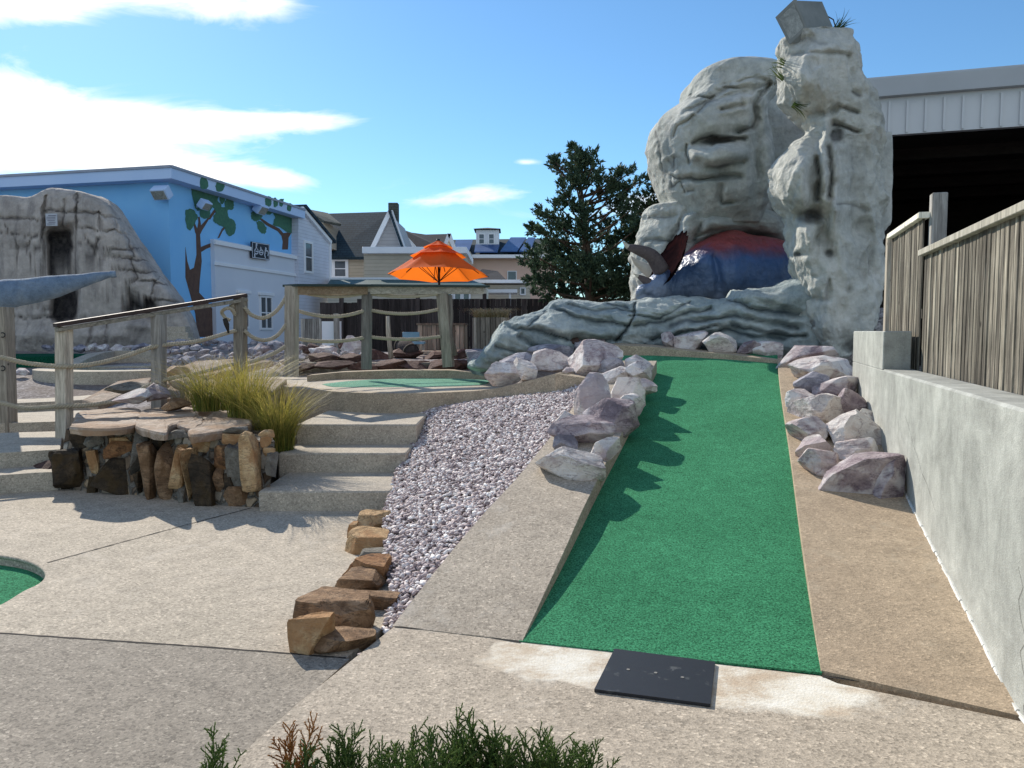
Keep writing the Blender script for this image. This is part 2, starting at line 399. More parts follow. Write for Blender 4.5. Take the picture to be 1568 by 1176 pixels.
# ---------------------------------------------------------------- helpers for slabs
def ribbon(name, L, Rr, n, m, thick, mat, zf=None, kind='structure', bev=.012, parent=None):
    """solid slab between two edge lines (rows x,y,z), with skirts and a slightly eased rim"""
    A = lin_pts(L, n); B = lin_pts(Rr, n); V = []; Fc = []
    ts = [0, .004]+list(np.linspace(.02, .98, m))+[.996, 1]; k = len(ts)
    for i in range(n):
        for j, t in enumerate(ts):
            p = A[i]*(1-t)+B[i]*t
            if zf: p[2] = zf(p[0], p[1], p[2])
            if j in (0, k-1): p[2] -= bev
            V.append(p)
    for i in range(n-1):
        for j in range(k-1): Fc.append((i*k+j, i*k+j+1, (i+1)*k+j+1, (i+1)*k+j))
    base = len(V); ring = [i*k for i in range(n)]+[(n-1)*k+j for j in range(1, k)]+[i*k+k-1 for i in range(n-2, -1, -1)]+[j for j in range(k-2, 0, -1)]
    for q in ring: V.append(np.array(V[q])-np.array([0, 0, thick]))
    r = len(ring)
    for a in range(r): b = (a+1) % r; Fc.append((ring[a], ring[b], base+b, base+a))
    Fc.append(tuple(base+a for a in range(r-1, -1, -1)))
    o = make(name, V, Fc, mat, parent)
    import bmesh
    bm = bmesh.new(); bm.from_mesh(o.data); bmesh.ops.recalc_face_normals(bm, faces=bm.faces); bm.to_mesh(o.data); bm.free()
    return tagp(o, kind=kind) if kind else o
def poly_slab(name, pts, thick, mat, kind='structure', parent=None):
    mb = MB(); mb.prism(pts, (0, 0, -thick)); o = mb.build(name, mat, parent)
    return tagp(o, kind=kind) if kind else o
def strip(mb, pts, wd, lift=.003, m=0, jit=.3):
    P = lin_pts(pts, max(8, int(sum((Vector(a)-Vector(b)).length for a, b in zip(pts, pts[1:]))/.05)))
    V = []
    for i, p in enumerate(P):
        t = Vector(P[min(i+1, len(P)-1)])-Vector(P[max(i-1, 0)]); s = Vector((t.y, -t.x, 0)).normalized()
        ww = wd*(1+random.uniform(-jit, jit)); q = Vector(p)+s*random.uniform(-.15, .15)*wd
        V += [q-s*ww/2+UPZ*lift, q+s*ww/2+UPZ*lift]
    mb.add(V, [(2*i, 2*i+1, 2*i+3, 2*i+2) for i in range(len(P)-1)], m)
random.seed(4)
# ---------------------------------------------------------------- patio, front path
ZP = -.03
pat_edge = [Z(x, y, ZP) for x, y in [(330, 1190), (455, 1070), (600, 950), (600, 880), (597, 800), (600, 755)]]
# inlaid green at the left: concave bite with a rounded rim
bite_px = [(-220, 850), (-60, 846), (0, 850), (40, 857), (64, 868), (72, 880), (62, 893), (36, 906), (0, 927), (-80, 955), (-260, 985)]
bite = [Z(x, y, ZP) for x, y in bite_px]
bite = [Vector(p) for p in curve_pts([tuple(p) for p in bite], 34)]
back = [Z(600, 770, ZP), Z(560, 760, ZP), Z(400, 740, ZP), Z(200, 725, ZP), Z(60, 725, ZP), Z(-500, 760, ZP)]
outer = [Vector((-14, -3, ZP)), Vector((-.6, -3, ZP))]+[p for p in pat_edge]+back
# two pieces: front of the bite and behind it, both one mesh
pm = MB()
mid = Z(72, 880, ZP); 
k = min(range(len(bite)), key=lambda i: (bite[i]-mid).length)
frontp = [Vector((-14, -3, ZP)), Vector((-.6, -3, ZP))]+pat_edge[:1]+[Z(560, 985, ZP)]
whole = [Vector((-14, -3, ZP)), Vector((.4, -3, ZP))]+pat_edge+back[1:]+[Vector((-14, bite[0].y, ZP))]+bite+[Vector((-14, bite[-1].y, ZP))]
pm.prism(whole, (0, 0, -.25)); patio = pm.build('patio', M['patio']); tagp(patio, kind='structure')
tagp(poly_slab('putting_green', [p-UPZ*.075 for p in [Vector((-14, 7, ZP)), Vector((-2.9, 7, ZP)), Vector((-2.6, 3.6, ZP)), Vector((-14, 3.6, ZP))]], .02, M['turf']), kind='structure')
rim = MB(); rim.tube([b+Vector((0, 0, -.012)) for b in bite], .013, 6, 0, False); tagp(rim.build('kerb', M['patio'], smooth=True), kind='structure')
# front path, a little above the patio
pe = [Z(x, y, 0) for x, y in [(330, 1190), (455, 1078), (540, 1010), (603, 960)]]
path_poly = [Vector((-.55, -3, 0))]+[Vector((-.62, 1.5, 0))]+pe+[UV(-.70, 0), UV(0, -.0), UV(1.45, .03), UV(1.52, -.03), UV(2.3, -.2), UV(2.3, -7, 0)]
def m_path_main():
    m = M['path'].copy(); m.name = 'path_worn'; t = m.node_tree; bs = t.nodes['Principled BSDF']; src = bs.inputs['Base Color'].links[0].from_socket
    v = coords(t); s_ = nd(t, 'ShaderNodeVectorMath', {0: v, 1: tuple(ORG)}, operation='SUBTRACT').outputs[0]
    u_ = nd(t, 'ShaderNodeVectorMath', {0: s_, 1: tuple(E1)}, operation='DOT_PRODUCT').outputs['Value']; w_ = nd(t, 'ShaderNodeVectorMath', {0: s_, 1: tuple(E2)}, operation='DOT_PRODUCT').outputs['Value']
    nn = noise(t, v, 3.5, 8, .65, .8); n9 = noise(t, v, 26, 5, .7)
    du = mth(t, 'POWER', mth(t, 'ABSOLUTE', mth(t, 'DIVIDE', mth(t, 'SUBTRACT', u_, .76), .92)), 5.0); dv = mth(t, 'POWER', mth(t, 'ABSOLUTE', mth(t, 'DIVIDE', mth(t, 'ADD', w_, .13), .30)), 3.0)
    e = mth(t, 'ADD', mth(t, 'ADD', du, dv), mth(t, 'MULTIPLY', mth(t, 'SUBTRACT', nn, .5), 2.2)); e = mth(t, 'ADD', e, mth(t, 'MULTIPLY', mth(t, 'SUBTRACT', n9, .5), .7))
    mask = ramp(t, e, [(.55, .88), (1.0, 0.)])
    a = noise(t, coords(t, (1, 1.6, 1)), 2.4, 8, .72, .25)
    skim = ramp(t, a, [(.34, (.50, .39, .28)), (.44, (.56, .47, .36)), (.54, (.72, .67, .57)), (.66, (.82, .79, .71))])
    skim = mixc(t, .45, skim, ramp(t, noise(t, v, 55, 4, .7), [(.3, .3), (.7, .7)]), 'OVERLAY')
    t.links.new(mixc(t, mask, src, skim), bs.inputs['Base Color']); return m
M['pathw'] = m_path_main()
ptab = poly_slab('path', path_poly, .2, M['pathw'])
fs_ = [Z(-40, 968, ZP), Z(150, 981, ZP), Z(300, 991, ZP), Z(455, 1003, ZP), Z(536, 1010, ZP)]
fp = [Vector((-14, fs_[0].y+.8, ZP))]+fs_+[pe[1]+Vector((-.02, 0, 0)), pe[0]+Vector((-.02, 0, 0)), Vector((-.64, 1.5, 0)), Vector((-.57, -3, 0)), Vector((-14, -3, 0))]
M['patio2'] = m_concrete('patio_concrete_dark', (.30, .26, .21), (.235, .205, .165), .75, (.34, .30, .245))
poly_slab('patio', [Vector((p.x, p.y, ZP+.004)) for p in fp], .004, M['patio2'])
j = MB()
strip(j, [Z(-40, 968, ZP), Z(150, 981, ZP), Z(300, 991, ZP), Z(455, 1003, ZP), Z(530, 1009, ZP)], .014, .0055)
strip(j, [Z(72, 862, ZP), Z(200, 827, ZP), Z(300, 800, ZP), Z(385, 778, ZP)], .012)
strip(j, [Z(604, 960, 0), Z(700, 968, 0), Z(797, 984, 0)], .013, .0035)
strip(j, [Z(1258, 1036, 0), Z(1400, 1055, 0), Z(1568, 1082, 0)], .016, .0035)
tagp(j.build('joint', M['joint']), kind='structure')
# ---------------------------------------------------------------- ramp green
def rz(u, v, off=0): return UV(u, v, zr(v)+off)
vs = np.linspace(.0, 5.9, 40)
Lg = [rz(-.02, v, 0.005) for v in vs]+[rz(-.5, 6.1), rz(-.9, 6.5), rz(-1.0, 7.0)]
Rg = [rz(1.47, .045+v*1.0, 0.005) for v in vs]+[rz(1.47, 6.2), rz(1.47, 6.5), rz(1.47, 7.0)]
def green_mesh():
    V = []; Fc = []; n = len(Lg); m_ = 16
    for a, b in zip(Lg, Rg):
        for q in range(m_+1):
            t = q/m_; p = a*(1-t)+b*t; V.append(p)
    for i in range(n-1):
        for q in range(m_): o = i*(m_+1)+q; Fc.append((o, o+1, o+m_+2, o+m_+1))
    return make('putting_green', V, Fc, M['turf'], smooth=True)
tagp(green_mesh(), kind='structure')
# thin front lip of the carpet
lip = MB(); lip.prism([rz(-.0, -.004, .006), rz(1.46, .04, .006), rz(1.46, .05, .006), rz(0, .006, .006)], (0, 0, -.012)); tagp(lip.build('putting_green', M['turf']), kind='structure')
# left strip: concrete kerb between gravel and ramp
vv = list(np.linspace(0, 5.95, 26))
Ls = [rz(float(np.interp(v, [0, 1, 2, 3, 6], [-.72, -.68, -.62, -.6, -.62])), v, kc(v)-.004) for v in vv]
Rs = [rz(0.02+.006*math.sin(v*2.2), v, kc(v)) for v in vv]
ribbon('kerb', [tuple(p) for p in Ls], [tuple(p) for p in Rs], 60, 8, .55, M['path'])
# right strip
Lr = [rz(1.455-.004*math.sin(v*1.5), .05+v, .012+.035*ss(0, .9, v)) for v in vv]; Rr2 = [rz(2.26, v-.14 if v < .2 else v, .03*ss(0, .5, v)) for v in vv]
Lr += [rz(1.46, 6.6, .04)]; Rr2 += [rz(2.26, 6.6, .04)]
ribbon('kerb', [tuple(p) for p in Lr], [tuple(p) for p in Rr2], 60, 8, .6, M['tanc'])
# back kerb behind the ramp top
Lb = [D(935, 528, 10.6), D(1000, 531, 10.45), D(1053, 537, 10.25), D(1120, 543, 9.98), D(1200, 553, 9.62)]
Rb = [p+E2*.4+UPZ*.02 for p in Lb]
ribbon('kerb', [tuple(p) for p in Lb], [tuple(p) for p in Rb], 40, 5, .5, M['kerb'])
# ---------------------------------------------------------------- concrete wall
wt = thing('concrete_wall', 'long pale grey concrete retaining wall at the right with a raised block at its far end', 'wall', UV(2.3, 1, 0))
def wall_prof():
    V = []; Fc = []; vs_ = list(np.linspace(-4, 5.6, 60)); 
    return vs_
wb = MB()
wb.box(UV(2.345, .80, .62), (.25, 9.6, 1.30), (E1, E2, UPZ), 0, .014); wb.build('wall', M['wallc'], wt)
wb = MB(); wb.box(UV(2.331, 4.6, 1.434), (.222, 1.998, .332), (E1, E2, UPZ), 0, .008); wb.build('end_block', M['wallc'], wt)
wj = MB()
for v_ in (-.2, 2.62):                       # shrinkage crack and form seam
    P = [UV(2.2185, v_+.04*math.sin(k_*2.1)+random.uniform(-.012, .012)+k_*.02, z_) for k_, z_ in enumerate(np.linspace(zr(v_)-.02, .92 if v_ > 2 else .6, 10))]
    for a, b in zip(P, P[1:]): wj.add([a-E2*.0015, a+E2*.0015, b+E2*.0015, b-E2*.0015], [(0, 1, 2, 3)])
P = [UV(2.2185, a, b) for a, b in [(2.55, .98), (2.4, .92), (2.2, .80), (2.05, .74), (1.9, .66), (1.75, .62), (1.5, .5)]]
for a, b in zip(P, P[1:]): wj.add([a-UPZ*.0012, a+UPZ*.0012, b+UPZ*.0012, b-UPZ*.0012], [(0, 1, 2, 3)])
wj.build('crack', M['joint'], wt)
ck_ = MB(); random.seed(3)
for i in range(70):
    v_ = -1.2+i*.055; r_ = random.uniform(.006, .013); z_ = max(0, zr(v_))+.03*ss(0, .5, v_)
    ck_.tube([UV(2.217, v_, z_+.004), UV(2.217+random.uniform(-.003, .003), v_+.06, max(0, zr(v_+.06))+.03*ss(0, .5, v_+.06)+.004)], r_, 6)
ck_.build('caulk', m_plain('white_caulk', (.70, .69, .64), .8), wt)
# ---------------------------------------------------------------- picket fence on the wall
M['picket'] = m_wood('weathered_picket', [(.030, .027, .023), (.12, .108, .090), (.30, .275, .225), (.58, .545, .46)], 'z', .9, True, .8)
M['picketrail'] = m_wood('weathered_rail', [(.14, .135, .11), (.50, .48, .41), (.70, .67, .59), (.78, .76, .69)], 'z', .7)
M['post'] = m_wood('weathered_post', [(.18, .155, .125), (.36, .32, .265), (.52, .47, .395), (.66, .61, .53)])
M['greypost'] = m_wood('grey_post', [(.14, .13, .12), (.26, .25, .235), (.38, .37, .35), (.52, .50, .48)])
ft = thing('picket_fence', 'weathered grey wooden picket fence standing on the concrete wall at the right', 'fence', UV(2.5, 1, 1.27))
v_ = -1.6; k_ = 0
random.seed(11)
while v_ < 5.05:
    wd_ = random.uniform(.078, .092); top = 2.235 if v_ < 3.5 else 2.555
    if not (3.46 < v_ < 3.52):
        b_ = MB(); lean = random.uniform(-.006, .006); q = random.uniform(-.004, .004)
        b_.beam(UV(2.50+q, v_+wd_/2, 1.262), UV(2.50+q, v_+wd_/2+lean, top+random.uniform(-.01, .0)), wd_-.020, .013, 0, E1, .002)
        b_.build('picket', M['picket'], ft)
    v_ += wd_
for (a, b, z_) in ((-1.6, 3.5, 2.25), (3.53, 5.08, 2.57)):
    b_ = MB(); b_.beam(UV(2.488, a, z_), UV(2.488, b, z_), .085, .05, 0, UPZ, .004); b_.build('top_rail', M['picketrail'], ft)
for (a, b, z_) in ((-1.6, 3.5, 1.5), (3.53, 5.08, 1.75), (-1.6, 3.5, 2.1)):
    b_ = MB(); b_.beam(UV(2.535, a, z_), UV(2.535, b, z_), .04, .08, 0, UPZ); b_.build('backing_rail', M['greypost'], ft)
b_ = MB(); pa = UV(2.59, 3.52, 1.2); b_.box(pa+UPZ*.77, (.115, .115, 1.54), (E1, E2, UPZ), 0, .006); b_.build('post', M['greypost'], ft)
b_ = MB(); b_.box(UV(2.53, 5.2, 1.72), (.13, .13, 1.75), (E1, E2, UPZ), 0, .006); b_.build('post', M['post'], ft)
b_ = MB(); b_.box(UV(2.59, -1.5, 2.0), (.115, .115, 1.54), (E1, E2, UPZ), 0, .006); b_.build('post', M['greypost'], ft)
# ---------------------------------------------------------------- rubber mat
mt = MB()
c_ = [Z(941, 993, .016), Z(1095, 1013, .016), Z(1088, 1078, .016), Z(910, 1055, .016)]
mt.prism(c_, (0, 0, -.014))
def m_rubber():
    m, t, bs = newmat('rubber'); v = coords(t); n = noise(t, v, 14, 5, .6, .3); n2 = noise(t, v, 5, 5)
    f = ramp(t, n, [(.62, 0.), (.68, .55)]); f2 = ramp(t, n2, [(.35, .0), (.6, 1.)])
    col = mixc(t, mth(t, 'MULTIPLY', f, f2), (.012, .014, .02), (.13, .135, .13))
    setb(t, bs, col, .5, .45); bump(t, bs, [(noise(t, v, 250, 3), .25, .002), (n2, .2, .01)]); return m
o = mt.build('rubber_tee_mat', m_rubber()); tagp(o, 'black scuffed rubber tee mat lying at the bottom edge of the large green', 'mat')
hl = MB()
for (x, y) in ((962, 1025), (1004, 1030), (1045, 1037)):
    c = Z(x, y, .0175); hl.tube([c-UPZ*.004, c+UPZ*.0008], .008, 10)
h_ = hl.build('hole', m_plain('mat_hole', (.25, .24, .22), .9), o)
# ---------------------------------------------------------------- steps
st = thing('concrete_steps', 'three broad concrete steps between the stone planter and the gravel bed', 'steps', (-1.7, 6.9, 0))
def stepbox(xl, xr, yf, yb, zt, zb):
    b = MB(); b.box(((xl+xr)/2, (yf+yb)/2, (zt+zb)/2), (xr-xl, yb-yf, zt-zb), None, 0, .014); return b.build('step', M['step'], st)
p = Z(396, 782, ZP); y1 = p.y; z1 = D(396, 752, y1).z
xr1 = D(598, 752, y1).x
p2_ = Z(426, 723, z1); y2 = p2_.y; z2 = D(428, 694, y2).z
p3_ = Z(453, 680, z2); y3 = p3_.y; z3 = D(455, 650, y3).z
p4_ = Z(480, 631, z3); y4 = p4_.y; z4 = D(480, 601, y4).z
stepbox(p.x, xr1, y1, y2+.3, z1, -.2); stepbox(p2_.x, D(622, 694, y2).x, y2, y3+.3, z2, -.1); stepbox(p3_.x, D(638, 650, y3).x, y3, y4+.2, z3, 0)
ZT = z4
# ---------------------------------------------------------------- upper green, its kerb and slab
kp = [(-6.3, 13.4, ZT), tuple(Z(300, 580, ZT)), tuple(Z(400, 586, ZT)), tuple(Z(455, 594, ZT)), tuple(Z(520, 600, ZT)), tuple(Z(580, 602, ZT)), tuple(Z(640, 602, ZT)), tuple(Z(700, 600, ZT+.0)), tuple(D(750, 596, 9.75)), tuple(D(800, 585, 9.35)), tuple(D(850, 572, 8.95))]
kc1 = curve_pts(kp, 60); kin = []
for i, q in enumerate(kc1):
    t_ = Vector(kc1[min(i+1, 59)])-Vector(kc1[max(i-1, 0)]); nrm = Vector((-t_.y, t_.x, 0)).normalized()
    if nrm.y < 0: nrm = -nrm
    kin.append(tuple(Vector(q)+nrm*.24))
ribbon('kerb', [tuple(q) for q in kc1], kin, 70, 4, .6, M['kerb'])
ka, kb_ = D(850, 572, 8.95), RMP(916, 582, .13)
ribbon('kerb', [tuple(ka), tuple((ka+kb_)/2), tuple(kb_)], [tuple(ka+E2*.25), tuple((ka+kb_)/2+E2*.25), tuple(kb_+E2*.25)], 12, 4, .55, M['kerb'])
slab = [Vector(q)+Vector((0, .12, 0)) for q in kc1[3:46:3]]
for q in slab: q.z = ZT-.006
poly_slab('path', slab+[Vector((-.1, 10.2, ZT-.006)), Vector((-.1, 13.6, ZT-.006)), Vector((-6.3, 13.9, ZT-.006))], .5, M['step'])
ug = [Z(x, y, ZT-.001) for x, y in [(493, 588), (540, 583), (600, 580), (700, 578.5), (748, 580), (742, 588), (700, 591), (640, 592), (560, 592.5), (510, 592)]]
poly_slab('putting_green', [Vector(q) for q in curve_pts([tuple(q) for q in ug+ug[:1]], 40)[:-1]], .01, M['turf2'])
# back kerb of the upper green
yb = Z(620, 579, ZT).y
ribbon('kerb', [tuple(D(x, y, yb+dy)) for x, y, dy in [(470, 575, -.8), (520, 570, -.2), (600, 567, 0), (690, 567, 0), (745, 572, -.4)]],
       [tuple(D(x, y, yb+dy)+Vector((0, .35, 0))) for x, y, dy in [(470, 575, -.8), (520, 570, -.2), (600, 567, 0), (690, 567, 0), (745, 572, -.4)]], 30, 3, .4, M['kerb'])
# ---------------------------------------------------------------- left terraces
def zpoly(px, z): return [Z(x, y, z) for x, y in px]
poly_slab('path', zpoly([(-300, 712), (92, 688), (96, 660), (-300, 672)], .32), .5, M['step'])
poly_slab('path', zpoly([(-300, 745), (92, 722), (92, 706), (-300, 716)], .16), .3, M['step'])
poly_slab('path', zpoly([(-300, 658), (100, 645), (140, 628), (-300, 640)], .40), .5, M['step'])
def ring(name_green, cx_, cy_, z_, rx, ry, wdt, hgt, mat_g, a0=0, a1=360, sink=.08):
    c = Z(cx_, cy_, z_); n = 48
    P = [Vector((c.x+rx*math.cos(R_(a0+(a1-a0)*i/n)), c.y+ry*math.sin(R_(a0+(a1-a0)*i/n)), z_+hgt)) for i in range(n+1)]
    Q = [Vector((c.x+(rx+wdt)*math.cos(R_(a0+(a1-a0)*i/n)), c.y+(ry+wdt)*math.sin(R_(a0+(a1-a0)*i/n)), z_+hgt)) for i in range(n+1)]
    ribbon('kerb', [tuple(p) for p in P], [tuple(p) for p in Q], n+1, 2, hgt+.4, M['step'])
    poly_slab(name_green, [Vector((p.x, p.y, z_+.012)) for p in P[:-1]], .05, mat_g)
ring('putting_green', 60, 610, .44, 1.15, 1.25, .75, .09, M['turf2'])
ring('putting_green', 185, 569, .80, 1.0, .8, .55, .07, M['turf2'])
c = D(40, 545, 17.5)
poly_slab('putting_green', [Vector((c.x+1.6*math.cos(a), c.y+1.2*math.sin(a), c.z+.02)) for a in np.linspace(0, 2*math.pi, 30)[:-1]], .3, M['pool'])
kq = [(92, 560, 14.6), (108, 551, 15.2), (135, 541, 16.2), (170, 537, 17), (205, 537, 17.2), (245, 538, 17.2)]
ribbon('kerb', [tuple(D(*q)) for q in kq], [tuple(D(*q)+Vector((.1, .4, 0))) for q in kq], 30, 3, .42, M['step'])
# ---------------------------------------------------------------- gravel bed
gl = [(545, 1020, ZP-.01), (585, 985, ZP), (596, 900, .0), (588, 850, .03), (586, 790, .07), (598, 745, .13), (615, 700, .26), (630, 655, .43), (640, 628, .58), (700, 618, .64), (760, 612, .70)]
GL = lin_pts([tuple(Z(x, y, z)) for x, y, z in gl], 60)
vr = [-.35, 0, .6, 1.2, 2, 2.8, 3.6, 4.3, 5.0, 5.3]
GR = lin_pts([tuple(rz(-.60 if v > 0 else -.70, v, kc(v)-.035 if v > 0 else -.03)) for v in vr], 60)
V = []; Fc = []; m_ = 20
for a, b in zip(GL, GR):
    for q in range(m_+1): t = q/m_; V.append(a*(1-t)+b*t-np.array([0, 0, .012]))
for i in range(59):
    for q in range(m_): o_ = i*(m_+1)+q; Fc.append((o_, o_+1, o_+m_+2, o_+m_+1))
tagp(make('ground', V, Fc, m_plain('gravel_base', (.22, .19, .18), .95)), kind='structure')
ico = [(0, 0, 1)]+[(math.cos(R_(72*i))*.894, math.sin(R_(72*i))*.894, .447) for i in range(5)]+[(math.cos(R_(72*i+36))*.894, math.sin(R_(72*i+36))*.894, -.447) for i in range(5)]+[(0, 0, -1)]
icof = [(0, 1+i, 1+(i+1) % 5) for i in range(5)]+[(1+i, 6+i, 1+(i+1) % 5) for i in range(5)]+[(6+i, 6+(i+1) % 5, 1+(i+1) % 5) for i in range(5)]+[(11, 6+(i+1) % 5, 6+i) for i in range(5)]
def pebbles(name, P, size, mat, seed=3, flat=.55):
    rg = np.random.default_rng(seed); n = len(P); B = np.array(ico); k = len(B)
    S = size*rg.uniform(.55, 1.35, (n, 1))*np.stack([rg.uniform(.8, 1.5, n), rg.uniform(.6, 1.0, n), rg.uniform(flat*.6, flat*1.3, n)], 1)
    J = B[None]*(1+rg.uniform(-.28, .28, (n, k, 1))); X = J*S[:, None, :]
    a = rg.uniform(0, 6.28, n); tx = rg.normal(0, .45, n); ty = rg.normal(0, .45, n)
    def rot(X, i, j, a):
        c, s_ = np.cos(a)[:, None], np.sin(a)[:, None]; Y = X.copy(); Y[:, :, i] = X[:, :, i]*c-X[:, :, j]*s_; Y[:, :, j] = X[:, :, i]*s_+X[:, :, j]*c; return Y
    X = rot(rot(rot(X, 0, 1, a), 1, 2, tx), 0, 2, ty)+P[:, None, :]
    Fn = (np.array(icof)[None]+(np.arange(n)*k)[:, None, None]).reshape(-1, 3)
    me = bpy.data.meshes.new(name); me.vertices.add(n*k); me.vertices.foreach_set('co', X.reshape(-1))
    me.loops.add(len(Fn)*3); me.loops.foreach_set('vertex_index', Fn.reshape(-1)); me.polygons.add(len(Fn))
    me.polygons.foreach_set('loop_start', np.arange(len(Fn))*3); me.update(calc_edges=True); me.validate(); me.materials.append(mat)
    o = bpy.data.objects.new(name, me); COL.objects.link(o); return o
def m_pebble(name, stops):
    m, t, bs = newmat(name); g = nd(t, 'ShaderNodeNewGeometry'); v = coords(t)
    col = ramp(t, g.outputs['Random Per Island'], stops)
    col = mixc(t, .5, col, ramp(t, noise(t, v, 45, 5, .7), [(.3, .28), (.7, .74)]), 'OVERLAY')
    setb(t, bs, col, .75, .35); bump(t, bs, [(noise(t, v, 120, 3), .4, .004)]); return m
M['pebble'] = m_pebble('pebble', [(0, (.20, .15, .155)), (.2, (.34, .27, .265)), (.45, (.50, .41, .395)), (.7, (.62, .54, .515)), (.88, (.76, .71, .68)), (1, (.85, .82, .79))])
def scatter(A, B, n, seed, lift=0, tmin=0, tmax=1):
    rg = np.random.default_rng(seed); k = len(A)
    s_ = np.concatenate([[0], np.cumsum([np.linalg.norm(A[i+1]-A[i])*.5+np.linalg.norm(B[i+1]-B[i])*.5 for i in range(k-1)])])
    wdt = np.linalg.norm(A-B, axis=1); den = np.interp(np.linspace(0, s_[-1], 400), s_, wdt); cd = np.cumsum(den); cd = cd/cd[-1]
    u_ = np.interp(rg.random(n), cd, np.linspace(0, s_[-1], 400)); f = np.interp(u_, s_, np.arange(k)); i = np.minimum(f.astype(int), k-2); f = (f-i)[:, None]
    t = rg.uniform(tmin, tmax, (n, 1)); a = A[i]*(1-f)+A[i+1]*f; b = B[i]*(1-f)+B[i+1]*f; P = a*(1-t)+b*t; P[:, 2] += rg.uniform(-.004, .012, n)+lift; return P
tagp(pebbles('gravel', scatter(GL, GR, 15000, 7), .019, M['pebble']), 'pinkish white crushed stone gravel filling the bed beside the steps', 'gravel', kind='stuff')
# ================================================================ rocks
import bmesh
_ico = {}
def icosph(sub):
    if sub not in _ico:
        bm = bmesh.new(); bmesh.ops.create_icosphere(bm, subdivisions=sub, radius=1)
        _ico[sub] = (np.array([v.co[:] for v in bm.verts]), [tuple(v.index for v in f.verts) for f in bm.faces]); bm.free()
    return _ico[sub]
def rock_mesh(size, seed, sub=4, cuts=13, rough=.05, box=0., flat_top=False):
    """angular stone of the given size: a sphere with planes sliced off, layered and roughened"""
    rg = np.random.default_rng(seed); B, Fc = icosph(sub); X = B.copy()
    if box: X = np.sign(X)*np.abs(X)**(1-box); X /= np.abs(X).max()
    X = X*(1+.18*fbm(B*1.1+seed*3.1, 2, seed)[:, None])
    for q in range(cuts+6):
        n = rg.normal(size=3); n[2] *= .8; n /= np.linalg.norm(n); o = rg.uniform(.42, .74) if q < cuts else rg.uniform(.66, .86)
        d = X@n-o; X = X-np.where(d > 0, d, 0)[:, None]*n*.995
    bed = np.sin(X[:, 2]*rg.uniform(9, 15)+2*fbm(X*1.5+seed, 2, seed+3)+X[:, 0]*rg.uniform(-2, 2)); rr0 = np.linalg.norm(X[:, :2], axis=1, keepdims=True)
    X[:, :2] *= 1+np.clip(bed, -.2, 1)[:, None]*rough*.45*np.minimum(rr0, 1)
    if flat_top: X[:, 2] = np.minimum(X[:, 2], .5)
    X /= np.abs(X).max(axis=0)
    r = fbm(X*2.6+seed, 4, seed+5)[:, None]*rough+np.abs(fbm(X*np.array([1.6, 1.6, 5])+seed, 4, seed+9))[:, None]*rough*.9
    X = X*(1+r-.02)
    return X*np.array(size)/2, Fc
M['quartz'] = m_rock('pink_quartzite', [(.2, (.17, .13, .14)), (.38, (.38, .30, .295)), (.5, (.56, .48, .46)), (.66, (.70, .64, .60)), (.85, (.80, .76, .72))], 3.2, (.17, .115, .135), (.84, .80, .76))
M['quartzd'] = m_rock('purple_quartzite', [(.2, (.09, .07, .085)), (.4, (.23, .18, .195)), (.55, (.38, .315, .32)), (.75, (.56, .50, .49)), (.9, (.70, .66, .64))], 3.0, (.10, .07, .09), (.66, .61, .59))
M['quartzw'] = m_rock('white_quartzite', [(.2, (.30, .24, .23)), (.4, (.60, .54, .50)), (.6, (.76, .71, .66)), (.85, (.85, .82, .78))], 3.0, (.24, .18, .18), (.42, .34, .35))
M['quartzb'] = m_rock('bluish_quartzite', [(.2, (.14, .14, .17)), (.45, (.33, .32, .36)), (.7, (.52, .50, .53)), (.9, (.68, .66, .66))], 3.0, (.12, .11, .14), (.14, .13, .16))
M['brown'] = m_rock('brown_stone', [(.2, (.07, .045, .028)), (.4, (.20, .12, .068)), (.55, (.32, .20, .115)), (.7, (.40, .27, .17)), (.9, (.48, .36, .25))], 4.5, (.05, .034, .025), (.16, .09, .045))
M['tan'] = m_rock('tan_stone', [(.2, (.20, .12, .06)), (.4, (.44, .28, .14)), (.6, (.58, .40, .22)), (.85, (.68, .53, .34))], 4.5, (.14, .085, .045), (.38, .20, .09))
M['grey'] = m_rock('grey_stone', [(.2, (.07, .065, .055)), (.45, (.17, .155, .13)), (.7, (.27, .25, .21)), (.9, (.35, .33, .29))], 4.5, (.09, .075, .06), None)
M['black'] = m_rock('black_stone', [(.2, (.014, .012, .010)), (.45, (.045, .034, .024)), (.7, (.11, .075, .045)), (.9, (.19, .13, .08))], 4.5, (.012, .010, .008), (.07, .045, .02))
M['rust'] = m_rock('rusty_stone', [(.2, (.09, .045, .025)), (.4, (.27, .13, .06)), (.6, (.42, .23, .11)), (.85, (.50, .35, .21))], 5, (.035, .024, .018), (.045, .032, .022))
M['red'] = m_rock('dark_red_stone', [(.2, (.03, .018, .016)), (.45, (.095, .055, .045)), (.7, (.18, .115, .10)), (.9, (.30, .22, .19))], 3.5, (.05, .03, .027), None)
M['flag'] = m_rock('flagstone', [(.2, (.20, .145, .10)), (.4, (.36, .27, .20)), (.6, (.46, .37, .29)), (.85, (.56, .48, .40))], 2.6, (.24, .17, .12), (.33, .21, .13), rnd=True)
M['mortar'] = m_rock('mortar', [(.2, (.15, .13, .10)), (.5, (.32, .29, .24)), (.85, (.48, .45, .38))], 5, None, (.10, .09, .07), rnd=False)
GROW = 1.3
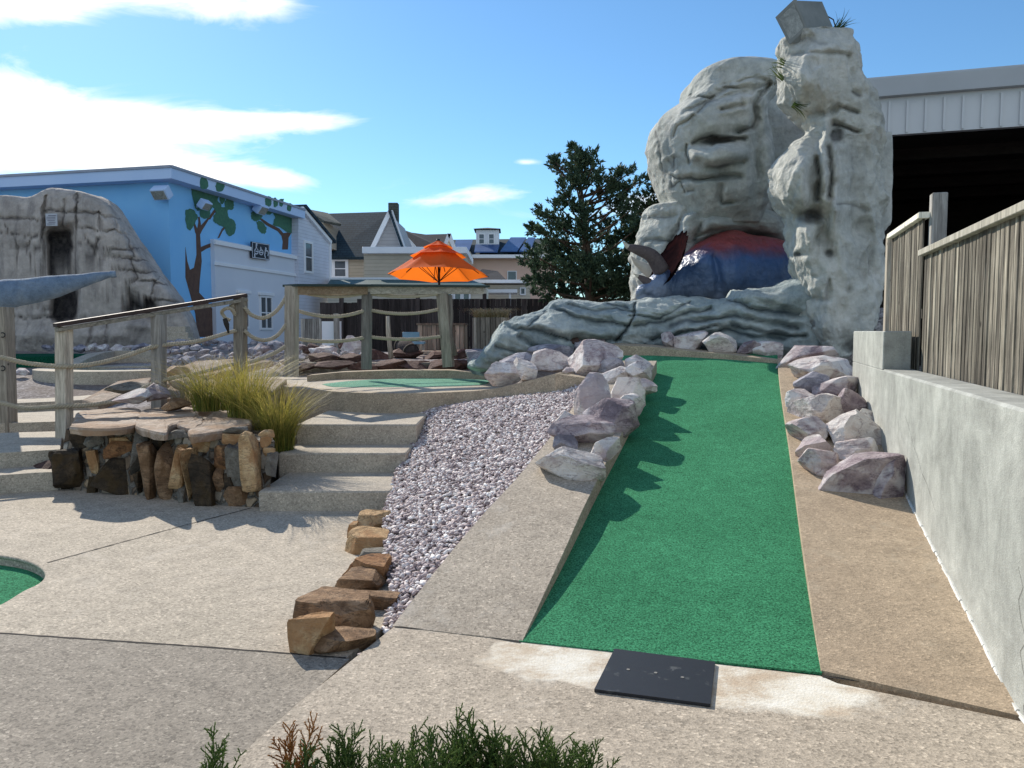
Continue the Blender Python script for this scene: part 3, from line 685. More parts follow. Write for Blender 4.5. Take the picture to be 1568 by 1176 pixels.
def rock(label, px, py, w_, h_, base, mat, seed, dep=.8, group=None, cuts=13, sub=4, sunk=.12, yaw=None, parent=None, name='boulder', box=0, tilt=.12, flat=False):
    """stone seen centred at (px,py), w_ x h_ pixels, resting on the surface point base"""
    sc_ = base.y/F; W = w_*sc_*GROW; H = h_*sc_*GROW
    rg = random.Random(seed)
    X, Fc = rock_mesh((W, max(W*dep, H*.7), H*(1+sunk)), seed, sub, cuts, box=box, flat_top=flat)
    yw = yaw if yaw is not None else rg.uniform(-.25, .25)
    mt = (Matrix.Rotation(yw, 3, 'Z') @ Matrix.Rotation(rg.uniform(-tilt, tilt), 3, 'Y') @ Matrix.Rotation(rg.uniform(-tilt, tilt), 3, 'X'))
    X = X@np.array(mt).T
    o = make(name, X, Fc, M[mat], parent)
    c = D(px, py, base.y+W*dep*.3)
    o.location = c if not parent else c-parent.location
    if not parent: tagp(o, label, 'rock', group)
    return o
# --- rocks along the left kerb of the ramp (label, px, py, w, h, material, depth factor)
LR = [('largest white and purple boulder at the near end of the left kerb rocks', 876, 709, 92, 54, 'quartzw', .7),
 ('smooth cream white stone tucked right of the largest boulder on the left kerb', 926, 690, 45, 30, 'quartzw', .8),
 ('small pale round stone sitting on top of the nearest boulder on the left kerb', 868, 680, 36, 22, 'quartzb', .8),
 ('broad purple slab leaning just behind the nearest boulder on the left kerb', 895, 663, 88, 46, 'quartzd', .6),
 ('small whitish wedge at the gravel side of the purple slab', 868, 647, 36, 26, 'quartzw', .8),
 ('dark purple pointed boulder overhanging the green on the left kerb', 939, 641, 68, 46, 'quartzd', .8),
 ('tall layered white boulder on the gravel edge in the middle of the left kerb rocks', 908, 612, 50, 60, 'quartzw', .8),
 ('pink peaked boulder beside the tall layered one on the left kerb', 957, 602, 50, 40, 'quartz', .8),
 ('low crumbly white stone under the pink peaked boulder by the green', 963, 622, 52, 28, 'quartzw', .7),
 ('flat white slab lying between the big rounded boulder and the layered boulder', 939, 577, 48, 24, 'quartzw', .8),
 ('squarish pink stone at the far tip of the left kerb', 981, 573, 40, 30, 'quartz', .8),
 ('small jagged white stone below the squarish pink stone at the kerb tip', 984, 591, 34, 22, 'quartzw', .8),
 ('big rounded pink boulder at the far end of the left kerb rocks', 914, 552, 72, 46, 'quartz', .9),
 ('blocky pale stone wedged against the big rounded pink boulder', 930, 563, 40, 22, 'quartzb', .8),
 ('pink dome shaped stone rising at the left corner of the green top', 974, 557, 40, 22, 'quartz', .8)]
for i, (lb, x, y, a, b, mt_, dp) in enumerate(LR):
    base = RMP(x, y+b*.42, .14)
    rock(lb, x, y, a, b, base, mt_, 100+i*3, dp, 'boulders piled on the left kerb')
LR2 = [('brown and white mottled boulder left of the big rounded pink boulder', 846, 558, 60, 34, 9.6, 'quartz', .8),
 ('wide low cream boulder beside the faded upper green', 770, 570, 62, 30, 9.8, 'quartzw', .7),
 ('upright oval white stone standing on the upper kerb', 803, 567, 34, 30, 9.5, 'quartzw', .7),
 ('long low grey stone behind the upright oval stone', 790, 553, 56, 18, 10.2, 'quartzb', .8),
 ('flat bluish slab at the foot of the sculpted ledge', 846, 541, 62, 20, 10.6, 'quartzb', .8),
 ('dark reddish stone at the foot of the sculpted ledge', 874, 528, 32, 22, 11.0, 'red', .8),
 ('small bluish stone right of the dark reddish stone under the ledge', 889, 533, 20, 18, 10.9, 'quartzb', .8),
 ('flat purplish stone lying at the ledge foot left of the green', 908, 525, 34, 10, 11.0, 'quartzd', .8),
 ('blue grey boulder at the left foot of the sculpted ledge', 737, 554, 48, 30, 11.6, 'quartzb', .8),
 ('little pebble sized white stone between the mottled and rounded boulders', 871, 569, 18, 12, 9.3, 'quartzw', .8)]
for i, (lb, x, y, a, b, d_, mt_, dp) in enumerate(LR2):
    rock(lb, x, y, a, b, D(x, y+b*.4, d_), mt_, 300+i*7, dp, 'boulders around the upper green')
BK = [('small dark pink stone leftmost on the back kerb of the large green', 1024, 522, 20, 20, 'quartzd'),
 ('rounded pink boulder second from left on the back kerb', 1057, 523, 44, 27, 'quartz'),
 ('large sunlit white boulder in the middle of the back kerb', 1105, 527, 57, 32, 'quartzw'),
 ('flat dark stone right of the white boulder on the back kerb', 1157, 534, 44, 20, 'quartzd'),
 ('pink wedge stone rightmost on the back kerb', 1171, 538, 42, 22, 'quartz')]
for i, (lb, x, y, a, b, mt_) in enumerate(BK):
    rock(lb, x, y, a, b, D(x, y+b*.45, float(np.interp(x, [940, 1200], [10.9, 9.95]))), mt_, 500+i*3, .8, 'boulders on the back kerb')
RR = [('dark purple boulder at the far end of the right kerb under the rock column', 1232, 546, 78, 40, 'quartzd', .7),
 ('long rounded pink boulder lying across the far part of the right kerb', 1256, 569, 100, 34, 'quartz', .5),
 ('layered grey boulder on the green side of the right kerb', 1233, 590, 50, 30, 'quartzb', .8),
 ('purple striped stone against the concrete wall', 1281, 596, 62, 30, 'quartzd', .7),
 ('little pale block at the green edge of the right kerb', 1226, 612, 38, 32, 'quartz', .8),
 ('bright white pointed boulder in the middle of the right kerb', 1254, 626, 74, 44, 'quartzw', .7),
 ('tan and purple boulder leaning on the wall in the middle of the right kerb', 1297, 622, 56, 42, 'quartzd', .8),
 ('small white wedge poking up beside the concrete wall', 1320, 644, 30, 26, 'quartzw', .8),
 ('pink boulder at the green edge left of the broad cream slab', 1240, 662, 60, 38, 'quartz', .8),
 ('broad cream slab filling the right kerb beside the wall', 1303, 660, 94, 48, 'quartzw', .6),
 ('pale pink stone just below the broad cream slab', 1247, 688, 52, 34, 'quartzw', .8),
 ('reddish ribbed stone under the broad cream slab near the wall', 1312, 692, 74, 30, 'quartz', .7),
 ('lilac stone at the near green edge of the right kerb rocks', 1258, 712, 58, 40, 'quartz', .8),
 ('large grey faceted boulder nearest on the right kerb', 1315, 732, 112, 62, 'quartzd', .6),
 ('purple stone with a white face at the near end against the wall', 1362, 738, 42, 52, 'quartzd', .9)]
for i, (lb, x, y, a, b, mt_, dp) in enumerate(RR):
    rock(lb, x, y, a, b, RMP(x, y+b*.42, .04), mt_, 700+i*5, dp, 'boulders piled on the right kerb')
# --- border stones between patio and gravel
BS = [('dark slate stone at the top of the border beside the lowest step', 568, 767, 44, 30, 'grey', 1.0),
 ('square tan border stone second from the step', 563, 803, 46, 36, 'tan', .9),
 ('small round tan stone on the patio side of the square tan one', 540, 814, 16, 22, 'tan', 1.0),
 ('golden flat topped border stone third from the step', 565, 834, 52, 32, 'tan', .9),
 ('thin grey border stone between the golden and the orange one', 577, 855, 52, 20, 'grey', .8),
 ('orange brown peaked border stone in the middle of the row', 572, 872, 66, 40, 'rust', .7),
 ('flat layered brown border stone below the orange one', 558, 894, 62, 34, 'brown', .8),
 ('thin flat brown border slab above the largest stone', 563, 921, 68, 30, 'brown', .6),
 ('largest brown layered stone near the lower end of the border row', 523, 943, 90, 58, 'brown', .7),
 ('tan wedge at the lower end of the border row on the patio joint', 474, 980, 50, 54, 'tan', .9),
 ('dark low stone under the largest brown one', 520, 985, 92, 34, 'brown', .6)]
for i, (lb, x, y, a, b, mt_, dp) in enumerate(BS):
    rock(lb, x, y-b*.08, a*1.12, b*1.22, Z(x, y+b*.42, ZP), mt_, 903+i*11, dp, 'stones bordering the gravel bed', cuts=3, box=.6, tilt=.1, sub=5, flat=True)
# --- banks of rubble further off : shared meshes, one object per stone
protos = {}
for mname in ('quartzb', 'quartz', 'quartzw', 'red', 'flag', 'quartzd'):
    for s_ in range(3):
        X, Fc = rock_mesh((1, .85, .62), 40+s_*7+len(mname), 3, 11)
        me = make('stone', X, Fc, M[mname]); protos[(mname, s_)] = me.data; bpy.data.objects.remove(me)
def field(pts, mname, label, group, seed, name='stone'):
    rg = random.Random(seed); rows_ = {}
    for q in pts: rows_.setdefault(q[2], []).append(q)
    rk = sorted(rows_, reverse=True)
    for (x, y, d_, s_) in pts:
        mn = rg.choice(mname) if isinstance(mname, list) else mname
        o = bpy.data.objects.new(name, protos[(mn, rg.randrange(3))]); COL.objects.link(o)
        o.location = D(x, y, d_); k_ = s_*d_/F; o.scale = (k_*rg.uniform(.85, 1.25), k_*rg.uniform(.8, 1.1), k_*rg.uniform(.75, 1.15)); o.rotation_euler = (rg.uniform(-.3, .3), rg.uniform(-.3, .3), rg.uniform(0, 6.3))
        row = sorted(rows_[d_]); n_ = row.index((x, y, d_, s_)); ORD = 'leftmost second third fourth fifth sixth seventh eighth ninth tenth eleventh twelfth thirteenth fourteenth'.split()
        pos = 'rightmost' if n_ == len(row)-1 else ORD[n_]+('' if n_ == 0 else ' from left')
        lb = label+(', '+pos) + ('' if len(rk) == 1 else ' in '+['back', 'second', 'third', 'fourth', 'front'][rk.index(d_) if len(rk) > 2 or rk.index(d_) == 0 else 4]+' row')
        tagp(o, lb, 'rock', group)
rg = random.Random(5)
pts = []
for r_ in range(5):
    for q in range(15):
        pts.append((258+q*14+rg.uniform(-5, 5), 526+r_*7.5+rg.uniform(-3, 3), 16.5-r_*.9, rg.uniform(15, 25)))
field(pts, ['quartzb', 'quartzb', 'quartzd'], 'bluish grey rubble stone before the restroom block', 'rubble stones on the restroom bank', 3)
pts = [(75+i*21+rg.uniform(-4, 4), 532+rg.uniform(-3, 3), 19.0, rg.uniform(20, 34)) for i in range(9)]
field(pts, ['quartzb', 'quartzw', 'quartz'], 'pale stone on the raised kerb before the painted cave rock', 'pale stones lining the far left kerb', 4)
pts = [(452+q*15+rg.uniform(-4, 4), 533+rg.uniform(-3, 4)+(8 if r_ else 0), 15.5-r_*.8, rg.uniform(16, 26)) for q in range(8) for r_ in range(2)]
field(pts, ['quartzb', 'quartz', 'red'], 'loose stone behind the left rope span', 'stones behind the rope railing', 6)
rock('white boulder on the ground behind the left rope span', 540, 531, 30, 24, D(540, 540, 15), 'quartzw', 61, .8)
rock('flat white stone left of the white boulder behind the rope', 500, 537, 30, 12, D(500, 541, 15), 'quartzw', 63, .8)
rock('small white stone on the grey gravel at the left', 33, 569, 20, 9, D(33, 572, 14.5), 'quartzw', 64, .8)
for i, (x, y, a, b, d_) in enumerate([(620, 541, 50, 18, 14.6), (577, 545, 40, 14, 14.2), (665, 546, 44, 12, 14.2), (705, 543, 34, 13, 14.2), (540, 549, 46, 12, 13.9), (497, 551, 46, 14, 13.8)]):
    rock(['dark brown block behind the slim round stake', 'flat reddish slab beside the middle rail post', 'flat brown slab left of the tilted rail post', 'dark flat slab right of the tilted rail post', 'flat pinkish slab behind the first rope span', 'flat reddish slab at the foot of the corner rail post'][i], x, y, a, b, D(x, y+4, d_), 'red', 80+i*3, .9, 'flat slabs behind the rail', box=.3)
# dark red retaining stones under the rail
tr = thing('stone_wall', 'low retaining wall of flat dark red stones behind the faded upper green', 'wall', D(600, 560, 13.4))
X0 = [(474, 44), (516, 52), (556, 40), (594, 46), (634, 40), (672, 44), (708, 40), (742, 34)]
for i, (x, ww) in enumerate(X0):
    rock('', x, 559.5, ww*1.02, 13.5, D(x, 566, 13.45), 'red', 1201+i*5, 1.1, parent=tr, name='stone', box=.5, cuts=8, tilt=.03, yaw=0)
b_ = MB(); b_.box(D(600, 561, 13.95)-Vector((0, 0, .1)), (3.6, .7, .36), None, 0, .02); b_.build('mortar', M['mortar'], tr)
# big slanting slabs on the left (between low green and planter)
SL = [([(125, 612), (180, 583), (232, 577), (228, 586), (150, 620)], 9.9, .10, 'large slanting pinkish slab beside the lower left green'),
      ([(232, 577), (300, 552), (370, 548), (420, 552), (330, 572), (240, 592)], 11.2, .10, 'long flat brown slab running behind the round stair post'),
      ([(256, 618), (300, 602), (345, 600), (300, 622)], 9.5, .08, 'small pale slab beside the foot of the middle stair post'),
      ([(245, 610), (262, 588), (380, 575), (440, 580), (420, 598), (330, 612)], 10.3, .3, 'weathered brown slab behind the ornamental grass')]
for i, (px_, d_, th, lb) in enumerate(SL):
    yy = [p[1] for p in px_]; y0, y1_ = min(yy), max(yy)
    P = [D(x, y, d_+(y1_-y)/(y1_-y0+1e-6)*1.1) for x, y in px_]
    m_ = MB(); m_.prism(P, (0, 0, -th)); o = m_.build('stone_slab', M['flag' if i != 0 else 'flag']); tagp(o, lb, 'rock', 'large slabs on the left slope')
    bv = o.modifiers.new('b', 'BEVEL'); bv.width = .02; bv.segments = 2
for i, (x, y, a, b, d_, mt_, lb) in enumerate([(240, 600, 44, 20, 9.3, 'quartzd', 'purplish stone under the slanting slab by the stair post'), (215, 606, 54, 16, 9.2, 'quartzw', 'pale stone left of the purplish stone by the stair post'),
     (268, 570, 40, 22, 10.6, 'flag', 'brown stone just right of the middle stair post'), (272, 620, 36, 16, 8.9, 'brown', 'dark brown stone at the back corner of the planter'), (205, 595, 60, 16, 9.8, 'grey', 'grey ragged stone under the slanting slab'),
     (300, 585, 60, 20, 10.0, 'flag', 'tan stone behind the left side of the grass'), (62, 730, 62, 32, 7.9, 'red', 'brown stone riser left of the planter'), (12, 738, 50, 30, 7.9, 'red', 'dark brown stone riser at the left picture edge')]):
    rock(lb, x, y, a, b, D(x, y+b*.4, d_), mt_, 1400+i*3, .9, box=.25)
# ================================================================ stone planter
pl = thing('stone_planter', 'low rubble stone planter wall capped with flat flagstones beside the steps', 'planter', Z(250, 768, ZP))
fb = [Z(x, y, ZP) for x, y in [(80, 748), (100, 752), (150, 757), (215, 762), (270, 770), (340, 778), (405, 780)]]
zc = D(250, 662, Z(250, 770, ZP).y+.25).z
# mortar core, battered
core = MB(); n = len(fb)
bot = [p+Vector((0, .06, -.1)) for p in fb]; top = [Vector((p.x+.04, p.y+.22, zc-.05)) for p in fb]
backb = [Vector((fb[-1].x-.25, 7.9, -.1)), Vector((fb[-1].x-.5, 9.3, -.1)), Vector((fb[0].x-.2, 9.3, -.1))]; backt = [Vector((p.x, p.y, zc-.05)) for p in backb]
B_ = bot+backb; T_ = top+backt; m_ = len(B_)
core.add(B_+T_, [tuple(range(m_-1, -1, -1)), tuple(range(m_, 2*m_))]+[(i, (i+1) % m_, (i+1) % m_+m_, i+m_) for i in range(m_)])
def m_infill():
    m, t, bs = newmat('rubble_infill'); v = coords(t, (1, 1, .75)); vv_ = nd(t, 'ShaderNodeVectorMath', {0: v, 1: nd(t, 'ShaderNodeCombineXYZ', {0: mth(t, 'MULTIPLY', noise(t, v, 5, 4), .12), 2: mth(t, 'MULTIPLY', noise(t, v, 6, 4), .12)}).outputs[0]}, operation='ADD').outputs[0]
    a = nd(t, 'ShaderNodeTexVoronoi', {'Vector': vv_, 'Scale': 9.}); e = nd(t, 'ShaderNodeTexVoronoi', {'Vector': vv_, 'Scale': 9.}, feature='DISTANCE_TO_EDGE'); s = nd(t, 'ShaderNodeSeparateColor', {0: a.outputs['Color']})
    col = ramp(t, s.outputs[0], [(0, (.05, .035, .025)), (.3, (.17, .11, .065)), (.55, (.27, .24, .20)), (.8, (.42, .30, .18)), (1, (.36, .34, .30))])
    col = mixc(t, .6, col, ramp(t, noise(t, v, 22, 6, .7), [(.25, .25), (.75, .75)]), 'OVERLAY')
    col = mixc(t, ramp(t, e.outputs['Distance'], [(0, 1.), (.05, .9), (.10, 0.)]), col, (.23, .21, .18))
    setb(t, bs, col, .9, .2); bump(t, bs, [(ramp(t, e.outputs['Distance'], [(0, 0.), (.15, 1.)]), 1., .05), (noise(t, v, 30, 5, .7), .8, .02)]); return m
co = core.build('mortar', m_infill(), pl)
PS = [(155, 360, 130, 120, 'black'), (280, 365, 145, 100, 'grey'), (420, 365, 120, 34, 'tan'), (140, 560, 190, 260, 'black'), (255, 500, 66, 140, 'tan'), (395, 425, 190, 110, 'rust'), (395, 580, 235, 215, 'black'),
 (532, 440, 95, 240, 'grey'), (600, 540, 95, 330, 'brown'), (690, 580, 100, 360, 'brown'), (772, 500, 85, 260, 'tan'), (645, 385, 80, 110, 'black'), (835, 580, 66, 330, 'tan'), (925, 600, 130, 310, 'black'), (920, 390, 155, 95, 'tan'),
 (1090, 360, 118, 58, 'tan'), (1040, 480, 125, 160, 'rust'), (1135, 530, 140, 250, 'grey'), (1212, 480, 92, 330, 'tan'), (1290, 380, 66, 62, 'tan'), (1302, 442, 62, 54, 'tan'), (1312, 525, 62, 150, 'grey'), (1000, 605, 72, 140, 'brown'),
 (782, 690, 66, 140, 'grey'), (1125, 712, 215, 135, 'brown'), (1285, 330, 86, 44, 'tan'), (245, 640, 60, 100, 'black'), (530, 620, 60, 160, 'black'), (480, 290, 160, 40, 'grey'), (760, 340, 160, 60, 'grey'), (300, 300, 280, 36, 'grey'), (1060, 620, 70, 90, 'black'), (60, 600, 50, 160, 'grey'), (660, 480, 70, 80, 'rust'),(1110,310,150,40,'grey')]
fx = [p.x for p in fb]
for i, (cx_, cy_, w_, h_, mt_) in enumerate(PS):
    x, y = 80+cx_*.2551, 580+cy_*.2551; a, b = w_*.2551, h_*.2551
    # find the point on the battered face
    d_ = 7.3
    for _ in range(6):
        p = D(x, y, d_); yf = float(np.interp(p.x, fx, [q.y for q in fb])); d_ = yf+.06+.16*max(0, p.z)/zc
    rock('', x, y, a*.9, b*.88, D(x, y, d_+.005), mt_, 1600+i*7, .42, parent=pl, name='stone', box=.72, cuts=1, sub=5, sunk=0, yaw=0, tilt=.05)
caps = [([(107, 652), (114, 640), (128, 628), (208, 624), (212, 640), (203, 650), (160, 655)], .085), ([(207, 643), (215, 630), (235, 624), (296, 624), (300, 640), (262, 650), (252, 661), (210, 652)], .085),
        ([(265, 648), (300, 634), (312, 645), (292, 655)], .05), ([(288, 658), (305, 646), (330, 630), (360, 626), (396, 632), (386, 640), (380, 650), (340, 658), (296, 664)], .09)]
for i, (px_, th) in enumerate(caps):
    P = [Z(x, y, zc+.06-.006*i) for x, y in px_]
    cc = sum(P, Vector())/len(P); P2 = []
    cr = curve_pts([tuple(p) for p in P+P[:1]], 46)[:-1]
    for q in cr:
        k_ = vnoise(np.array([[q[0]*8, q[1]*8, i*3.]]))[0]*.022; d2 = (Vector(q)-cc).normalized(); P2.append(Vector(q)+d2*k_)
    V = []; Fc = []; n_ = len(P2)
    for s_, dz in ((.0, 0), (.35, .0), (.7, 0), (.93, .002), (1.0, -.008), (1.02, -.03), (.99, -th)):
        for p in P2:
            q = cc+(p-cc)*s_; q.z = p.z+dz+(.012*vnoise(np.array([[q.x*7, q.y*9, i]]))[0] if s_ < 1 else 0); V.append(q)
    for r_ in range(6):
        for q in range(n_): s2 = (q+1) % n_; Fc.append((r_*n_+q, r_*n_+s2, (r_+1)*n_+s2, (r_+1)*n_+q))
    o = make('cap_stone', V, Fc, M['flag'], pl)
# ================================================================ ornamental grass
def m_blade(name, a, b, tip):
    m, t, bs = newmat(name); g = nd(t, 'ShaderNodeNewGeometry'); at = nd(t, 'ShaderNodeAttribute', attribute_name='hgt')
    col = ramp(t, g.outputs['Random Per Island'], [(0, a), (.6, b), (1, tip)])
    col = mixc(t, ramp(t, at.outputs['Fac'], [(0, 0.), (.25, .1), (1, .75)]), col, tip)
    setb(t, bs, col, .55, .3)
    tr_ = nd(t, 'ShaderNodeBsdfTranslucent'); t.links.new(col, tr_.inputs[0]); ms = nd(t, 'ShaderNodeMixShader', {0: .45}); t.links.new(bs.outputs[0], ms.inputs[1]); t.links.new(tr_.outputs[0], ms.inputs[2])
    t.links.new(ms.outputs[0], t.nodes['Material Output'].inputs[0]); return m
M['grass'] = m_blade('grass_blade', (.09, .12, .02), (.17, .21, .03), (.50, .38, .10))
M['dry'] = m_blade('dry_blade', (.20, .16, .07), (.36, .30, .16), (.55, .47, .30))
M['green'] = m_blade('green_blade', (.03, .06, .015), (.06, .10, .03), (.14, .16, .06))
def blades(name, c, n, h, spread, wd, mat, seed, lean=.5, rad=.15, parent=None):
    rg = random.Random(seed); V = []; Fc = []; H = []
    for i in range(n):
        a = rg.uniform(0, 6.283); r_ = rad*math.sqrt(rg.random()); b = Vector((math.cos(a)*r_, math.sin(a)*r_, 0))
        a2 = a+rg.uniform(-.9, .9); out = Vector((math.cos(a2), math.sin(a2), 0)); hh = h*rg.uniform(.45, 1.08); sp = spread*rg.uniform(.1, 1.1)*hh/h
        sd_ = Vector((-out.y, out.x, 0)); sd_ = (sd_*rg.uniform(.3, 1)+out*rg.uniform(-.5, .5)).normalized(); ww = wd*rg.uniform(.6, 1.3); k = 6; o0 = len(V)
        for q in range(k+1):
            t = q/k; p = b+out*sp*(t**1.9)+UPZ*(hh*(t-lean*.45*t**3)); w2 = ww*(1-t**1.6)*.5+.0004
            V += [Vector(c)+p-sd_*w2, Vector(c)+p+sd_*w2]; H += [t, t]
            if q: o = o0+2*q; Fc.append((o-2, o-1, o+1, o))
    return make(name, V, Fc, mat, parent, attr={'hgt': np.array(H)})
G = [('big yellow green ornamental grass clump behind the left of the planter cap', 325, 628, 8.9, .62, 520, .95, 'grass', .42),
     ('dense green ornamental grass clump between planter and steps', 425, 690, 8.1, .72, 760, .75, 'grass', .36),
     ('tall yellowing ornamental grass clump in the middle behind the planter', 378, 642, 8.5, .72, 620, .95, 'grass', .40),
     ('sparse bronze grass tuft behind the round stair post', 285, 620, 9.2, .45, 200, .9, 'dry', .3)]
for i, (lb, x, y, d_, h_, n_, sp, mt_, rad_) in enumerate(G):
    c = D(x, y, d_); o = blades('ornamental_grass', (0, 0, 0), n_, h_*1.3, sp*1.05, .0058, M[mt_], 70+i, .55, rad_*.5); o.location = c; tagp(o, lb, 'grass', 'ornamental grasses behind the planter')
for (lb, x, y, z_) in (('tiny dark weed growing in the gravel near the layered white boulder', 840, 646, .52), ('tiny dark weed in the middle of the gravel bed', 768, 745, .28)):
    c = Z(x, y, z_+.02); o = blades('weed', (0, 0, 0), 70, .07, .07, .006, M['green'], int(x), .5, .05); o.location = c; tagp(o, lb, 'weed')
# soil mound of the planter bed
b_ = MB(); b_.box((-3.35, 8.6, .05), (1.7, 1.6, .6), None, 0, .12); tagp(b_.build('ground', m_plain('soil', (.06, .045, .03), .95, (.12, .09, .06), 9, bst=.8)), kind='structure')
# ================================================================ foreground juniper
def m_leaf(name, a, b, c_, tr=.25, rough=.6):
    m, t, bs = newmat(name); g = nd(t, 'ShaderNodeNewGeometry'); v = coords(t)
    col = ramp(t, g.outputs['Random Per Island'], [(0, a), (.55, b), (1, c_)])
    col = mixc(t, .5, col, ramp(t, noise(t, v, 2.2, 4), [(.3, .3), (.7, .7)]), 'OVERLAY')
    setb(t, bs, col, rough, .25); bs.inputs['Specular IOR Level'].default_value = .2
    tr_ = nd(t, 'ShaderNodeBsdfTranslucent'); t.links.new(col, tr_.inputs[0]); ms = nd(t, 'ShaderNodeMixShader', {0: tr}); t.links.new(bs.outputs[0], ms.inputs[1]); t.links.new(tr_.outputs[0], ms.inputs[2])
    t.links.new(ms.outputs[0], t.nodes['Material Output'].inputs[0]); return m
M['jun'] = m_leaf('juniper_scale', (.05, .10, .025), (.10, .17, .045), (.20, .26, .07), .4)
M['jund'] = m_leaf('juniper_dead', (.22, .09, .025), (.38, .17, .05), (.5, .26, .09), .3)
M['bark'] = m_plain('bark', (.06, .04, .028), .95, (.11, .08, .055), 12, bst=.8)
def frond(mb, base, dirv, L, rg, depth=0):
    """a juniper spray: a curved axis with alternating short scale-clad twigs"""
    n = max(6, int(L/.0045)); d = dirv.normalized(); p = Vector(base); ax = d.orthogonal().normalized(); pts = [p.copy()]
    bend = Vector((rg.uniform(-.3, .3), rg.uniform(-.3, .3), .25))
    for i in range(n):
        d = (d+bend*.04+Vector((rg.uniform(-.05, .05), rg.uniform(-.05, .05), 0))).normalized(); p = p+d*(L/n); pts.append(p.copy())
    k = len(pts)
    mb.tube(pts[::2] if k > 5 else pts, [.0013*(1-.7*i/k)+.0005 for i in range(len(pts[::2] if k > 5 else pts))], 4, 0, False)
    a = rg.uniform(0, 6)
    for i in range(2 if depth else 2, k-1):
        if depth == 0 or i % 1 == 0:
            a += 2.4; t = i/k; out = (Matrix.Rotation(a, 3, pts[i]-pts[i-1]) @ (pts[i]-pts[i-1]).orthogonal().normalized())
            dd = ((pts[i]-pts[i-1]).normalized()*.9+out*.75).normalized()
            if depth == 0 and rg.random() < .5: frond(mb, pts[i], dd, L*(.42-.24*t)*rg.uniform(.6, 1.1), rg, 1)
            else:
                l2 = rg.uniform(.005, .011); q = pts[i]; s_ = dd.cross(out).normalized()*.0021
                mb.add([q-s_, q+s_, q+dd*l2+s_*.2], [(0, 1, 2)]); s3 = out.normalized()*.0019
                mb.add([q-s3, q+s3, q+dd*l2], [(0, 1, 2)])
jp = [(322, 1170, 52, 20), (445, 1172, 70, 30, 1), (500, 1176, 62, 20), (540, 1180, 66, 10), (580, 1180, 40, 10), (622, 1180, 62, -5), (655, 1185, 60, 20), (690, 1180, 88, 0), (712, 1185, 70, 0), (740, 1180, 90, 5), (765, 1185, 66, 0), (800, 1180, 60, 0), (836, 1180, 64, 4), (870, 1180, 50, -4), (900, 1180, 48, 12), (470, 1182, 44, -8), (600, 1185, 50, 6), (725, 1190, 80, -8), (820, 1190, 60, 8), (885, 1188, 50, -6), (560, 1188, 55, 6), (640, 1190, 48, -6), (675, 1190, 80, 8), (780, 1190, 70, -5), (850, 1190, 60, 2), (755, 1190, 84, -10), (525, 1190, 50, 12)]
jr = thing('juniper_shrub', 'low green juniper shrub with one rust brown dead sprig along the bottom of the picture', 'shrub', (-.1, 1.95, 0))
rg = random.Random(21)
for i, q in enumerate(jp):
    x, y, hp, ln = q[:4]; mb = MB(); d_ = 1.98+rg.uniform(-.10, .08)
    base = D(x, y+rg.uniform(30, 60), d_); tip = D(x+ln, y-hp*1.02, d_+rg.uniform(-.03, .05)); L = (tip-base).length
    frond(mb, base, tip-base, L, rg)
    for e in range(6):
        b2 = base+Vector((rg.uniform(-.03, .03), rg.uniform(-.03, .03), rg.uniform(-.02, .02))); frond(mb, b2, tip-base+Vector((rg.uniform(-.06, .06), rg.uniform(-.03, .03), 0)), L*rg.uniform(.55, .88), rg)
    mb.build('dead_sprig' if len(q) > 4 else 'sprig', M['jund'] if len(q) > 4 else M['jun'], jr)
mb = MB()
for i in range(9):
    x0 = -.75+i*.14; mb.tube([Vector((-.1+(x0+.1)*.3, 1.92, -.02)), Vector((x0, 1.95, .2)), Vector((x0+rg.uniform(-.03, .03), 1.97, D(700, 1220, 1.98).z))], [.012, .008, .004], 6)
mb.build('stem', M['bark'], jr)
